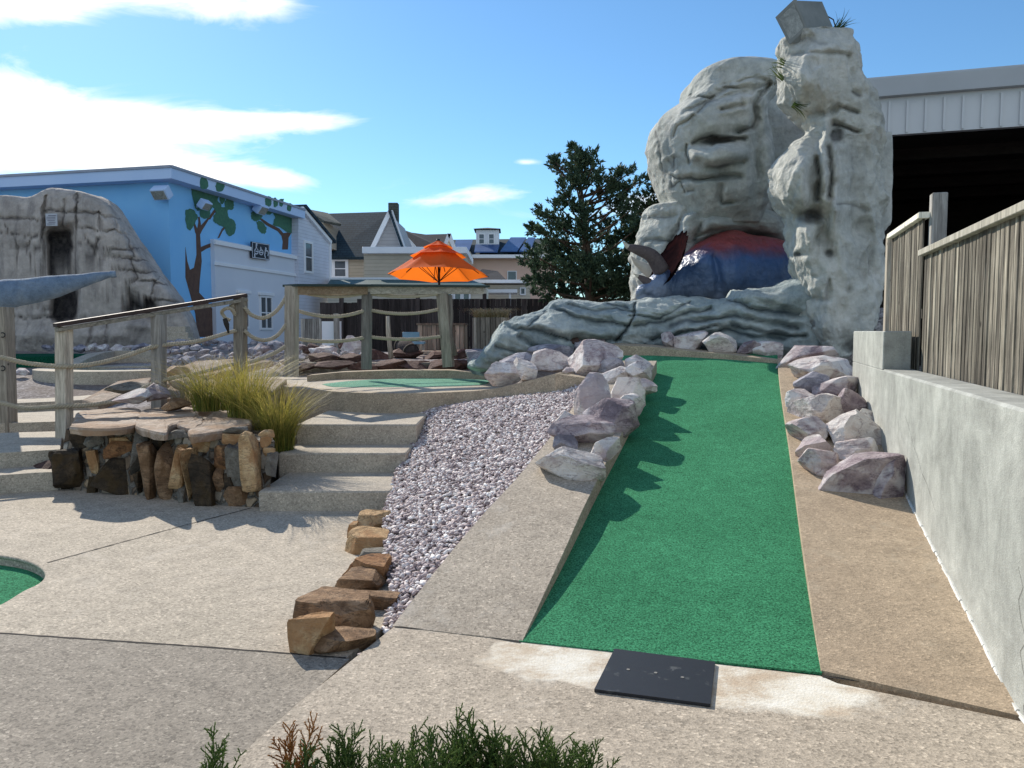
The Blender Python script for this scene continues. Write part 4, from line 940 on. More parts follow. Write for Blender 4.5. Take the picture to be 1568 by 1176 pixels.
# ================================================================ sculpted rockwork
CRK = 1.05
def sculpt(name, rows, mat, parent=None, vertical=True, n=150, m=150, pw=2.6, feats=(), noise_amp=.05, noise_sc=(2, 2, 2), seed=0, ridge=.0, ridge_sc=(1, 1, 4), rot=None, hf=.2):
    """closed rockwork body from cross-section rings. rows: (along, lo, hi, depth, half_thickness) in picture
    units for place and metres for depth; every ring is a full loop round the back."""
    C = curve_pts(rows, m) if len(rows) > 2 else lin_pts(rows, m)
    ph = np.linspace(0, 2*math.pi, n, endpoint=False)
    cs, sn = np.cos(ph), np.sin(ph)
    ex = np.sign(cs)*np.abs(cs)**(2/pw); ey = np.sign(sn)*np.abs(sn)**(2/pw)
    V = []
    for (a, lo, hi, dc, th) in C:
        mid = (lo+hi)/2
        px_, py_ = (mid, a) if vertical else (a, mid)
        c = D(px_, py_, dc); half = abs(hi-lo)/2*dc/F
        for x_, y_ in zip(ex, ey):
            if vertical: V.append((c.x+half*x_, c.y-th*y_, c.z))
            else: V.append((c.x, c.y-th*y_, c.z+half*x_))
    V = np.array(V); W = np.tile(np.maximum(ey, 0), m)
    # world-space roughness first
    ns = np.array(noise_sc); cen = V.reshape(m, n, 3).mean(1)
    out = V-np.repeat(cen, n, 0); out /= (np.linalg.norm(out, axis=1, keepdims=True)+1e-6)
    am = fbm(V*ns+seed, 5, seed)*noise_amp
    if ridge:
        q = V.copy()
        if rot is not None: q[:, 2] = q[:, 2]+q[:, 0]*rot
        r_ = 1-np.abs(fbm(q*np.array(ridge_sc)+seed*2, 4, seed+31))*3; am = am+(np.clip(r_, -1, 1)-.4)*ridge
    am = am+fbm(V*9+seed, 3, seed+60)*noise_amp*hf
    V = V+out*am[:, None]
    P = PROJ(V); wash = np.zeros(len(V)); disp = np.zeros(len(V))
    jx = vnoise(V*5+3, 77)*3.2+vnoise(V*16+3, 79)*1.3; jy = vnoise(V*5+9, 78)*3.2+vnoise(V*16+9, 80)*1.3
    Pj = P+np.stack([jx, jy], 1)
    for f in feats:
        if f[0] == 'b':
            _, bx, by, rx, ry, an, amp = f[:7]; sh = f[7] if len(f) > 7 else 2
            dx, dy = Pj[:, 0]-bx, Pj[:, 1]-by; ca, sa = math.cos(R_(an)), math.sin(R_(an)); u = (dx*ca+dy*sa)/rx; v = (-dx*sa+dy*ca)/ry
            g = np.exp(-(u*u+v*v)**(sh/2)*1.2) if sh < 6 else np.exp(-(np.abs(u)**6+np.abs(v)**6)*.9); disp += g*amp
            if len(f) > 8: wash = np.maximum(wash, np.clip((g-.35)*3, 0, 1)*min(1, f[8]))  # hollows and openings: their shade painted in as dark colour
        else:
            _, pts, wd_, dep = f[:4]; A = np.array(pts, dtype=float); dmin = np.full(len(V), 1e9)
            for a, b in zip(A[:-1], A[1:]):
                ab = b-a; t = np.clip(((Pj-a)@ab)/(ab@ab), 0, 1); dmin = np.minimum(dmin, np.linalg.norm(Pj-(a+t[:, None]*ab), axis=1))
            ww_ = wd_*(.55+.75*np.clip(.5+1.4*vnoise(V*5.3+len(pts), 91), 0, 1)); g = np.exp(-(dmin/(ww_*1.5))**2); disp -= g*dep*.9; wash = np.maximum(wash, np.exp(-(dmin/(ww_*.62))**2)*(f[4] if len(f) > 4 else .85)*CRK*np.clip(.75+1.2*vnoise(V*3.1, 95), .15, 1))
    rv = V-np.array([0, 0, EYE]); rv /= np.linalg.norm(rv, axis=1, keepdims=True)
    V = V-rv*(disp*W)[:, None]
    Fc = []
    for i in range(m-1):
        for j_ in range(n): k_ = (j_+1) % n; Fc.append((i*n+j_, i*n+k_, (i+1)*n+k_, (i+1)*n+j_))
    Fc.append(tuple(range(n-1, -1, -1))); Fc.append(tuple((m-1)*n+j_ for j_ in range(n)))
    if not vertical: Fc = [f[::-1] for f in Fc]
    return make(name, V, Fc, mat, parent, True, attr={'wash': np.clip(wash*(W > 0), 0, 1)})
def m_sculpt(name, a, b, c_, wash_shade_col, sc_=1.0, streak=.5):
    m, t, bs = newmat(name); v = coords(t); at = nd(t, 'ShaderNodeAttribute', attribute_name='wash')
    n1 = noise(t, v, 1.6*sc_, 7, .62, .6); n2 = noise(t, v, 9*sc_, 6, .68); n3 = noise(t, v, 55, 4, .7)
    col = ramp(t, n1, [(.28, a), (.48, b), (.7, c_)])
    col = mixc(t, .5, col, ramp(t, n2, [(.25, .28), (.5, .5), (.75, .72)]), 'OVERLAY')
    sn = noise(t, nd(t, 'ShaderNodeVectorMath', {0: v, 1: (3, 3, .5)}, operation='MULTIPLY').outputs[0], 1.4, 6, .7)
    col = mixc(t, ramp(t, sn, [(.5, 0.), (.7, streak)]), col, tuple(x*.45 for x in wash_shade_col) if sum(wash_shade_col) > .6 else tuple(min(1, x*2.2) for x in wash_shade_col))
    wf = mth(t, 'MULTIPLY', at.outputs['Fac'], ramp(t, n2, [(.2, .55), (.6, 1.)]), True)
    col = mixc(t, wf, col, wash_shade_col)  # dark paint of the cracks, plus shade painted into the hollows
    setb(t, bs, col, .9, .2); bump(t, bs, [(n2, .7, .05), (n3, .7, .012), (noise(t, v, 20, 5, .7), .5, .03)])
    return m
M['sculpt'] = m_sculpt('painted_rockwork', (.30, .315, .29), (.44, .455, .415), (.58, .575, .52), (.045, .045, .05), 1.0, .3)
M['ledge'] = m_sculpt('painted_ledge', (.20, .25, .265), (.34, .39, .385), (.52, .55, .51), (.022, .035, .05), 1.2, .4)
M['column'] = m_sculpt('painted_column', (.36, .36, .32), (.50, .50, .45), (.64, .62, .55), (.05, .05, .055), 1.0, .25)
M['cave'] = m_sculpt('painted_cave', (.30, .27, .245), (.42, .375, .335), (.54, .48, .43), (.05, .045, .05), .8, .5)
# ---- giant head
hd = thing('rock_head_sculpture', 'giant grey rockwork head with a broad flat nose and closed lips beside the tall column', 'sculpture', D(1110, 460, 13.4))
face = [(105, 1128, 1156, 13.2, .25), (109, 1103, 1168, 13.2, .6), (117, 1076, 1177, 13.2, .9), (128, 1056, 1184, 13.2, 1.05), (145, 1051, 1182, 13.2, 1.1), (158, 1046, 1172, 13.2, 1.15), (172, 1029, 1163, 13.2, 1.2), (188, 1010, 1160, 13.2, 1.25), (205, 1002, 1160, 13.2, 1.25),
        (230, 1000, 1164, 13.2, 1.25), (260, 1006, 1168, 13.2, 1.25), (290, 1014, 1166, 13.2, 1.2), (308, 1022, 1160, 13.2, 1.15), (330, 1030, 1156, 13.25, 1.05), (350, 1040, 1150, 13.3, .9)]
ff = [('c', [(1055, 148), (1085, 150), (1120, 133), (1150, 138), (1175, 128)], 3.2, .16), ('c', [(1068, 172), (1080, 157), (1105, 150), (1140, 140)], 3, .10, .6), ('c', [(1045, 172), (1075, 158), (1090, 150)], 3, .10, .5), ('c', [(1130, 125), (1160, 118), (1172, 122)], 2.6, .08, .5),
      ('b', 1118, 163, 24, 10, -12, .22), ('c', [(1104, 166), (1118, 165), (1134, 161)], 4, .24), ('b', 1060, 170, 26, 14, -30, .14),
      ('c', [(1180, 130), (1165, 145), (1155, 160), (1156, 182), (1150, 196), (1132, 201)], 4.0, .26), ('b', 1092, 190, 38, 24, 0, .16),
      ('b', 1100, 238, 40, 18, -4, .42, 4), ('b', 1100, 215, 30, 6.5, -4, -.30, 3, .8), ('c', [(1062, 220), (1070, 214), (1085, 210), (1120, 209), (1140, 213)], 3, .16), ('b', 1062, 238, 8, 14, 0, .2), ('c', [(1054, 222), (1052, 238), (1056, 250)], 2.6, .14),
      ('c', [(1084, 255), (1100, 256), (1122, 251), (1136, 247)], 3, .15), ('c', [(1020, 266), (1040, 274), (1080, 274), (1105, 267), (1136, 273)], 3, .17), ('c', [(1028, 274), (1030, 288), (1044, 278), (1046, 292)], 2.2, .09),
      ('c', [(1107, 284), (1105, 300), (1108, 313), (1122, 312)], 3, .15), ('b', 1115, 292, 14, 16, 0, .10), ('c', [(1004, 200), (1009, 225), (1013, 260), (1020, 300)], 3.2, .13), ('c', [(1030, 210), (1035, 195), (1050, 185), (1062, 178)], 2.6, .09, .6),
      ('c', [(1023, 245), (1028, 255), (1032, 242)], 4, .1), ('b', 1075, 262, 30, 10, 0, .12), ('b', 1160, 250, 10, 60, 0, -.2), ('c', [(1052, 292), (1064, 294)], 2.5, .06)]
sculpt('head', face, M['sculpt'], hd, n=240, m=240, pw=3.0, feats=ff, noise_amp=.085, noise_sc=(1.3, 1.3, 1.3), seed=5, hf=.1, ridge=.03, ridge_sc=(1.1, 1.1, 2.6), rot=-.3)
bw = [(112, 1168, 1200, 14.9, .4), (122, 1150, 1235, 14.9, .6), (150, 1130, 1265, 14.9, .7), (220, 1115, 1275, 14.8, .8), (300, 1100, 1285, 14.6, .9), (370, 1080, 1290, 14.4, 1.0), (470, 1070, 1295, 14.4, 1.0)]
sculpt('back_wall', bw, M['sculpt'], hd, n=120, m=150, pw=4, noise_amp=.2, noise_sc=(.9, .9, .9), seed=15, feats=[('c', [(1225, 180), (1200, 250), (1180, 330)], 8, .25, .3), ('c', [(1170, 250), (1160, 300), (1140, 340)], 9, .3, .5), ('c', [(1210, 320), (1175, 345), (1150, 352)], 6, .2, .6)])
sh = [(312, 1036, 1064, 13.4, .3), (318, 1000, 1110, 13.4, .7), (328, 990, 1165, 13.5, .9), (345, 984, 1205, 13.6, 1.05), (372, 975, 1225, 13.6, 1.1), (400, 968, 1232, 13.6, 1.1), (440, 965, 1235, 13.6, 1.1), (475, 965, 1235, 13.6, 1.1)]
fs = [('c', [(1060, 318), (1045, 335), (1030, 360), (1020, 385)], 3.5, .2), ('c', [(993, 334), (1010, 332), (1035, 330)], 3, .1), ('c', [(985, 370), (1010, 366), (1030, 372)], 3, .12), ('b', 1050, 345, 14, 32, 25, .3), ('b', 1100, 345, 40, 18, 0, .25), ('b', 1140, 400, 70, 50, 0, -.9, 4, .25),
      ('c', [(1075, 340), (1062, 360), (1068, 380)], 3.5, .12), ('c', [(1065, 362), (1090, 350), (1110, 352)], 3, .1, .5), ('b', 1010, 350, 22, 12, 0, .12), ('b', 1025, 390, 18, 20, 0, .15)]
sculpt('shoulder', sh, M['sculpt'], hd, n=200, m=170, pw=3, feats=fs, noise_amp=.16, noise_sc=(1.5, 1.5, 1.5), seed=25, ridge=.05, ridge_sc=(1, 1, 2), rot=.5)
# ---- column
cl = thing('rock_column', 'tall twisted grey rockwork column with overhanging lumps at the right of the head', 'sculpture', D(1275, 548, 10.4))
cr = [(50, 1240, 1276, 10.6, .14), (55, 1222, 1291, 10.6, .3), (62, 1207, 1299, 10.6, .38), (80, 1199, 1304, 10.6, .42), (100, 1197, 1309, 10.6, .45), (118, 1196, 1312, 10.6, .46), (135, 1197, 1318, 10.6, .48), (150, 1200, 1328, 10.6, .48), (165, 1210, 1333, 10.6, .46), (178, 1224, 1337, 10.6, .44), (190, 1236, 1343, 10.6, .42),
      (202, 1240, 1343, 10.6, .42), (212, 1232, 1343, 10.6, .42), (225, 1215, 1341, 10.6, .44), (240, 1201, 1341, 10.6, .46), (258, 1192, 1341, 10.6, .48), (285, 1186, 1341, 10.6, .5), (305, 1190, 1341, 10.6, .5), (322, 1200, 1340, 10.6, .5), (336, 1211, 1338, 10.6, .5), (360, 1212, 1338, 10.6, .5),
      (385, 1213, 1337, 10.6, .52), (420, 1219, 1340, 10.6, .52), (450, 1226, 1336, 10.6, .52), (480, 1228, 1332, 10.6, .52), (500, 1238, 1326, 10.55, .5), (520, 1250, 1316, 10.5, .42), (538, 1262, 1304, 10.45, .34), (550, 1272, 1294, 10.4, .2)]
fcx = [('b', 1232, 118, 34, 36, -20, .34), ('b', 1255, 75, 40, 14, -15, .12), ('c', [(1208, 85), (1240, 78), (1280, 82), (1300, 86)], 4, .07, .35), ('c', [(1215, 66), (1240, 60), (1265, 66)], 4, .06, .35), ('c', [(1222, 175), (1245, 178), (1262, 172), (1276, 168)], 4, .14, .7),
       ('b', 1213, 284, 25, 42, 0, .42, 7), ('b', 1225, 232, 22, 16, -35, .25), ('b', 1262, 255, 8, 70, 2, .22, 3), ('b', 1278, 270, 7, 80, 2, .16, 3), ('c', [(1252, 245), (1253, 275), (1250, 305)], 3, .2, .9), ('c', [(1270, 225), (1274, 250), (1270, 300)], 3, .14, .8),
       ('b', 1282, 205, 12, 16, 30, -.28, 2, .8), ('c', [(1278, 190), (1292, 192), (1314, 201)], 3.4, .14), ('c', [(1284, 162), (1300, 168), (1314, 172)], 4, .12), ('c', [(1305, 140), (1315, 146)], 4, .06), ('b', 1330, 290, 30, 80, 0, -.22, 6), ('c', [(1300, 210), (1306, 260), (1302, 300)], 3, .05, .2),
       ('b', 1238, 332, 26, 16, 10, -.36, 2, .7), ('b', 1278, 320, 11, 18, 0, .22), ('b', 1232, 358, 19, 26, 25, .34, 7), ('b', 1262, 365, 14, 38, -15, -.24, 2, .15), ('c', [(1282, 312), (1300, 315), (1325, 324)], 3, .06, .6), ('b', 1222, 390, 8, 6, 0, -.2, 2, .9), ('b', 1270, 390, 7, 6, 0, -.14, 2, .7),
       ('b', 1265, 440, 22, 40, 0, .14), ('c', [(1228, 458), (1250, 456), (1268, 458), (1270, 430)], 3, .1, .8), ('b', 1235, 398, 14, 8, 0, .12), ('c', [(1296, 380), (1304, 400), (1304, 425), (1298, 445)], 3, .09, .4), ('b', 1262, 505, 18, 20, 0, .16), ('b', 1245, 497, 8, 8, 0, -.15, 2, .7),
       ('b', 1320, 380, 18, 60, 0, -.15, 4), ('c', [(1228, 478), (1232, 500), (1240, 515)], 3, .1, .6), ('b', 1300, 530, 14, 12, 0, -.1, 2, .6), ('c', [(1240, 420), (1252, 424)], 2.5, .06)]
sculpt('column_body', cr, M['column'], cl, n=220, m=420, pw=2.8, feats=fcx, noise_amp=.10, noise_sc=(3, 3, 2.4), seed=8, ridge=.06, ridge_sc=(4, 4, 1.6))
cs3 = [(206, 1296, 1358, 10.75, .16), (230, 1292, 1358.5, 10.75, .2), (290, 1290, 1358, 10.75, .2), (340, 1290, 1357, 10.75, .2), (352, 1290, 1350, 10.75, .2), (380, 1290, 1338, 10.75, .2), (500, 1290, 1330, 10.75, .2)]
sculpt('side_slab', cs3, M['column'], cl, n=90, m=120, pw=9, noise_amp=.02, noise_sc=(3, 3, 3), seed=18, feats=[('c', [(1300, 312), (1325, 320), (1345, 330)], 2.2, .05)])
# grass tufts stuck on the column
for i, (x, y, a, h_, n_) in enumerate([(1280, 46, 1.0, .26, 36), (1202, 100, -1.5, .22, 26), (1200, 122, -1.2, .3, 18), (1214, 160, 2.9, .3, 20)]):
    o = blades('grass_tuft', (0, 0, 0), n_, h_, .16, .012, M['green'], 500+i, .4, .05, cl); o.location = D(x, y, 10.35)-cl.location; o.rotation_euler = (0, a*.7, 0)
# ---- floodlight on top
fl = thing('floodlight', 'big weathered box floodlight perched on top of the tall rock column', 'floodlight', D(1255, 50, 10.5))
M['lampbody'] = m_plain('lamp_housing', (.17, .18, .165), .6, (.24, .245, .225), 5, metal=.1)
M['lampglass'] = m_rock('dirty_glass', [(.3, (.16, .17, .16)), (.6, (.33, .34, .31)), (.8, (.44, .43, .40))], 6, None, None, bst=.1, rough=.4)
q4 = [D(1190, 27, 10.15), D(1218, 0, 10.25), D(1236, 42, 10.3), D(1210, 66, 10.2)]
vec = D(1272, 4, 10.65)-D(1224, 2, 10.25); mb = MB()
cq = sum(q4, Vector())/4; mb.prism(q4, vec*.85+(Vector((0, 0, 0)))); o_ = mb.build('housing', M['lampbody'], fl); bv = o_.modifiers.new('b', 'BEVEL'); bv.width = .012; bv.segments = 2
nrm = vec.normalized(); mb = MB(); qo = [cq+(p-cq)*1.06-nrm*.02 for p in q4]; qi = [cq+(p-cq)*.86-nrm*.02 for p in q4]
for i in range(4):
    j_ = (i+1) % 4; mb.prism([qo[i], qo[j_], qi[j_], qi[i]], nrm*.035)
mb.build('rim', M['lampbody'], fl); mb = MB(); mb.prism([cq+(p-cq)*.9-nrm*.004 for p in q4], nrm*.012); mb.build('lens', M['lampglass'], fl)
mb = MB(); mb.beam(D(1246, 26, 10.5), D(1258, 62, 10.55), .05, .06); mb.beam(D(1232, 30, 10.42), D(1246, 56, 10.5), .03, .04); mb.build('bracket', M['lampbody'], fl)
mb = MB(); mb.tube([D(1262, 22, 10.7), D(1276, 30, 10.7), D(1280, 44, 10.65), D(1270, 56, 10.6)], .008, 6); mb.build('cable', M['joint'], fl, True)
# ---- ledge
ld = [(716, 557, 563, 11.6, .1), (728, 548, 566, 11.6, .3), (745, 530, 566, 11.6, .42), (760, 510, 564, 11.6, .5), (776, 489, 560, 11.55, .52), (800, 481, 558, 11.5, .55), (828, 477, 556, 11.5, .55), (848, 464, 553, 11.5, .55), (875, 459, 549, 11.5, .55), (930, 458, 546, 11.5, .55), (970, 460, 543, 11.45, .55), (1010, 461, 542, 11.4, .52), (1045, 458, 541, 11.3, .5), (1085, 456, 541, 11.2, .5),
      (1112, 455, 542, 11.1, .48), (1130, 444, 543, 11.0, .46), (1180, 437, 547, 10.9, .45), (1215, 424, 552, 10.8, .42), (1240, 424, 560, 10.7, .35), (1255, 440, 560, 10.7, .2)]
lf = [('c', [(775, 498), (820, 506), (870, 520), (912, 523), (950, 520)], 3.4, .15), ('c', [(850, 470), (880, 486), (930, 493), (962, 500)], 3.2, .13), ('c', [(795, 515), (815, 530), (845, 540)], 3.6, .16), ('c', [(972, 462), (970, 485), (958, 508), (945, 522)], 2.4, .16, 1.0),
      ('c', [(970, 500), (1020, 490), (1062, 477), (1090, 474)], 3.2, .14), ('c', [(962, 484), (1010, 487), (1038, 471), (1058, 463)], 2.4, .1), ('c', [(1025, 497), (1080, 489), (1135, 484), (1180, 494), (1222, 500)], 3.6, .16), ('c', [(1115, 459), (1150, 472), (1200, 477), (1226, 480)], 3.8, .17),
      ('c', [(1050, 516), (1110, 506), (1160, 516), (1235, 512)], 4, .18), ('c', [(760, 530), (790, 540), (820, 548)], 3.2, .1), ('c', [(870, 465), (905, 475), (945, 473), (968, 478)], 2.6, .08), ('c', [(838, 478), (826, 486), (808, 498)], 2.6, .1), ('c', [(1000, 520), (1060, 505), (1100, 496)], 2.6, .1),
      ('c', [(1120, 500), (1150, 503), (1200, 520)], 3, .1), ('c', [(930, 465), (962, 472)], 2.4, .08), ('b', 830, 500, 40, 9, 8, .12), ('b', 905, 482, 50, 8, 8, .1), ('b', 1050, 500, 50, 7, -8, .1), ('b', 1180, 455, 40, 10, 5, .14), ('b', 1170, 488, 50, 7, 5, .08), ('b', 900, 508, 50, 8, 4, .1),
      ('b', 1140, 528, 60, 8, 4, .1), ('b', 1010, 474, 40, 6, 5, .07)]
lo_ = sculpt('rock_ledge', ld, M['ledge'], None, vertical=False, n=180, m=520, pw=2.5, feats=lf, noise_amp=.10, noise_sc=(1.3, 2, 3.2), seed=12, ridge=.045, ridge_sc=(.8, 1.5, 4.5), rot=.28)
tagp(lo_, 'long low blue grey rockwork ledge with slanting folds behind the greens', 'rockwork')
# ---- soil behind the ledge so that the dinosaur rests on something
b_ = MB(); b_.box((3.2, 13.2, 1.45), (5.6, 3.4, 1.0), None, 0, .15); tagp(b_.build('ground', M['ground']), kind='structure')
# ================================================================ horned dinosaur
dn = thing('dinosaur_statue', 'sleeping blue and red horned dinosaur with a dark neck frill lying behind the ledge', 'statue', D(1110, 458, 12.4))
def m_dino():
    m, t, bs = newmat('dinosaur_skin'); v = coords(t); g = nd(t, 'ShaderNodeNewGeometry'); s = nd(t, 'ShaderNodeSeparateXYZ', {0: v})
    n1 = noise(t, v, 1.8, 5, .6); n2 = noise(t, v, 8, 5, .6)
    zz = mth(t, 'ADD', s.outputs[2], mth(t, 'MULTIPLY', mth(t, 'SUBTRACT', n1, .5), .5))
    col = ramp(t, mth(t, 'MULTIPLY', mth(t, 'SUBTRACT', zz, 2.05), .95), [(.0, (.20, .22, .26)), (.3, (.10, .16, .28)), (.60, (.05, .11, .25)), (.74, (.12, .06, .11)), (.84, (.26, .045, .045)), (1, (.24, .05, .045))])
    col = mixc(t, .5, col, ramp(t, n2, [(.25, .3), (.75, .7)]), 'OVERLAY')
    vo = nd(t, 'ShaderNodeTexVoronoi', {'Vector': v, 'Scale': 22.}); setb(t, bs, col, .38, .5); bump(t, bs, [(vo.outputs['Distance'], -1.0, .05), (noise(t, v, 9, 4), .7, .05)]); return m
M['dino'] = m_dino(); M['frill'] = m_rock('dark_frill', [(.2, (.008, .005, .006)), (.5, (.016, .008, .009)), (.75, (.04, .011, .010)), (.9, (.09, .02, .015))], 3, None, None, bst=.3, spec=0)
M['horn'] = m_rock('horn', [(.2, (.05, .04, .045)), (.5, (.10, .08, .08)), (.85, (.12, .10, .095))], 4, None, None, bst=.15, rough=.6, spec=.1)
M['hornpale'] = m_plain('pale_horn', (.55, .50, .42), .5, (.42, .38, .30), 6)
body = [(1000, 444, 460, 12.3, .12), (1012, 425, 466, 12.35, .3), (1030, 405, 472, 12.45, .45), (1050, 385, 476, 12.55, .6), (1075, 368, 478, 12.6, .72), (1100, 358, 478, 12.65, .8), (1125, 357, 478, 12.7, .82), (1145, 363, 478, 12.7, .82), (1165, 363, 478, 12.7, .82), (1190, 370, 478, 12.7, .78), (1210, 383, 478, 12.7, .68), (1225, 402, 478, 12.7, .5), (1234, 430, 470, 12.7, .2)]
sculpt('body', body, M['dino'], dn, vertical=False, n=110, m=170, pw=2.3, noise_amp=.05, noise_sc=(2.5, 2.5, 2.5), seed=33, feats=[('c', [(1092, 392), (1098, 415), (1100, 440)], 6, .12, 0), ('b', 1130, 420, 30, 30, 0, .1), ('b', 1075, 400, 18, 26, 20, .12), ('c', [(1145, 364), (1148, 380)], 9, .05, 0)])
hdp = [(974, 446, 456, 11.60, .04), (978, 438, 460, 11.62, .1), (986, 434, 462, 11.65, .14), (996, 424, 466, 11.70, .2), (1006, 416, 468, 11.75, .26), (1016, 412, 470, 11.80, .28), (1024, 414, 470, 11.90, .24)]
sculpt('head', hdp, M['dino'], dn, vertical=False, n=60, m=60, pw=2.2, noise_amp=.03, noise_sc=(6, 6, 6), seed=35, feats=[('c', [(976, 456), (986, 452), (998, 456)], 2, .05, .0), ('b', 985, 442, 4, 4, 0, .04)])
# frill : shallow dish seen nearly edge on, with a toothed rim
fc = D(1029, 408, 11.82); fa = (D(1052, 358, 11.9)-D(1003, 455, 11.75)).normalized(); fw = Vector((.30, -.85, .1)).normalized(); fw = (fw-fa*fw.dot(fa)).normalized(); fn_ = fa.cross(fw).normalized()
if fn_.x > 0: fn_ = -fn_
V = []; Fc = []; NR, NA = 9, 96; HL = .54
for side in (0, 1):
    for r_ in range(NR+1):
        for a in range(NA):
            an = 2*math.pi*a/NA; rr = r_/NR; k_ = 1+(.055 if (a % 6) < 3 else -.02)*(rr > .95)*(1 if math.sin(an) > -.6 else 0)
            p = fc+fa*math.sin(an)*HL*rr*k_+fw*math.cos(an)*.40*rr*k_+fn_*(.10-.13*(1-rr**2)+(.025 if side else -.025)*(1.05-rr**4)); V.append(p)
for side in (0, 1):
    for r_ in range(NR):
        for a in range(NA):
            b = (a+1) % NA; o = side*(NR+1)*NA; f = (o+r_*NA+a, o+r_*NA+b, o+(r_+1)*NA+b, o+(r_+1)*NA+a); Fc.append(f if side else f[::-1])
for a in range(NA): b = (a+1) % NA; o = (NR+1)*NA; Fc.append((NR*NA+a, NR*NA+b, o+NR*NA+b, o+NR*NA+a))
make('frill', V, Fc, M['frill'], dn, True)
def horn(nm, pts, r0, mats, tipm=None):
    C = curve_pts([tuple(p) for p in pts], 22); mb = MB(); mb.tube(C, [r0*(1-(i/21)**1.3)+.004 for i in range(22)], 12); 
    for q in range(len(mb.M)): mb.M[q] = 1 if (q//12) > 15 else 0
    return mb.build(nm, mats, dn, True)
horn('horn', [D(1014, 416, 11.65), D(998, 392, 11.60), D(975, 382, 11.55), D(962, 378, 11.55), D(953, 369, 11.50)], .12, [M['horn'], M['hornpale']])
horn('horn', [D(1006, 424, 12.5), D(990, 412, 12.5), D(975, 402, 12.5), D(966, 392, 12.45)], .11, [M['hornpale'], M['hornpale']])
horn('nose_horn', [D(998, 436, 11.6), D(984, 427, 11.6), D(970, 419, 11.55)], .075, [M['horn'], M['hornpale']])
# ================================================================ cedar trees
def tree(name, label, px_blobs, trunk_px, depth, mat, seed, dens=1.0, leaf=.085):
    rg_ = np.random.default_rng(seed); root = thing(name, label, 'tree', D(trunk_px[0][0], trunk_px[0][1], depth), 'evergreens behind the back fence'); P = []; DD = []; S = []; mb = MB()
    tp = curve_pts([tuple(D(x, y, depth+o)) for x, y, o in trunk_px], 24); mb.tube(tp, [.13*(1-i/26)+.015 for i in range(24)], 8)
    for (x, y, r_) in px_blobs:
        s_ = depth/F; dz = rg_.uniform(-1, 1)*min(1.7, (1.5 if y > 330 else .7)); c = np.array(D(x, y, depth+dz)); R0 = r_*s_
        ti = tp[np.argmin([np.linalg.norm((t-c)*np.array([1, 1, 1.0])-np.array([0, 0, -.5])) for t in tp])]
        midp = (ti+c)/2+np.array([0, 0, -.08]); mb.tube(curve_pts([tuple(ti), tuple(midp), tuple(c)], 8), [.03*(1-i/9)+.006 for i in range(8)], 5)
        out = c-np.array(tp[10]); out[2] = abs(out[2])*.5+.4; out /= np.linalg.norm(out)
        nsp = max(8, int(R0*R0*430*dens))
        for _ in range(nsp):           # upswept sprays
            b = rg_.normal(size=3); b = b/np.linalg.norm(b)*R0*rg_.random()**.45*np.array([1, 1, .8]); d0 = out*.75+b/R0*.8+rg_.normal(size=3)*.35+np.array([0, 0, .35]); d0 /= np.linalg.norm(d0)
            L = rg_.uniform(.10, .26)*min(1, R0/.18+.3); k_ = int(15+L*50)
            t = rg_.random(k_)**.8; q = c+b+d0*(t*L)[:, None]+rg_.normal(size=(k_, 3))*(.036*(1.15-t))[:, None]
            P.append(q); dd = d0+rg_.normal(size=(k_, 3))*.65; DD.append(dd/np.linalg.norm(dd, axis=1, keepdims=True)); S.append(np.full(k_, leaf)*rg_.uniform(.5, 1.2, k_))
    P = np.concatenate(P); DD = np.concatenate(DD); S = np.concatenate(S)[:, None]; side = np.cross(DD, rg_.normal(size=DD.shape)); side /= np.linalg.norm(side, axis=1, keepdims=True)
    A = P-side*S*.26; B = P+side*S*.26; C = P+DD*S; V = np.stack([A, B, C], 1).reshape(-1, 3); n_ = len(P)
    me = bpy.data.meshes.new('crown'); me.vertices.add(3*n_); me.vertices.foreach_set('co', V.reshape(-1)); me.loops.add(3*n_); me.loops.foreach_set('vertex_index', np.arange(3*n_)); me.polygons.add(n_); me.polygons.foreach_set('loop_start', np.arange(n_)*3); me.update(calc_edges=True); me.materials.append(mat)
    o = bpy.data.objects.new('crown', me); COL.objects.link(o); o.parent = root; o.location = -root.location
    mb.build('trunk', M['bark'], root, True); return root
M['cedar'] = m_leaf('cedar_scale', (.03, .055, .035), (.055, .095, .055), (.10, .145, .08), .25)
M['cedar2'] = m_leaf('cedar_scale_dark', (.014, .028, .014), (.028, .048, .022), (.05, .07, .03), .2)
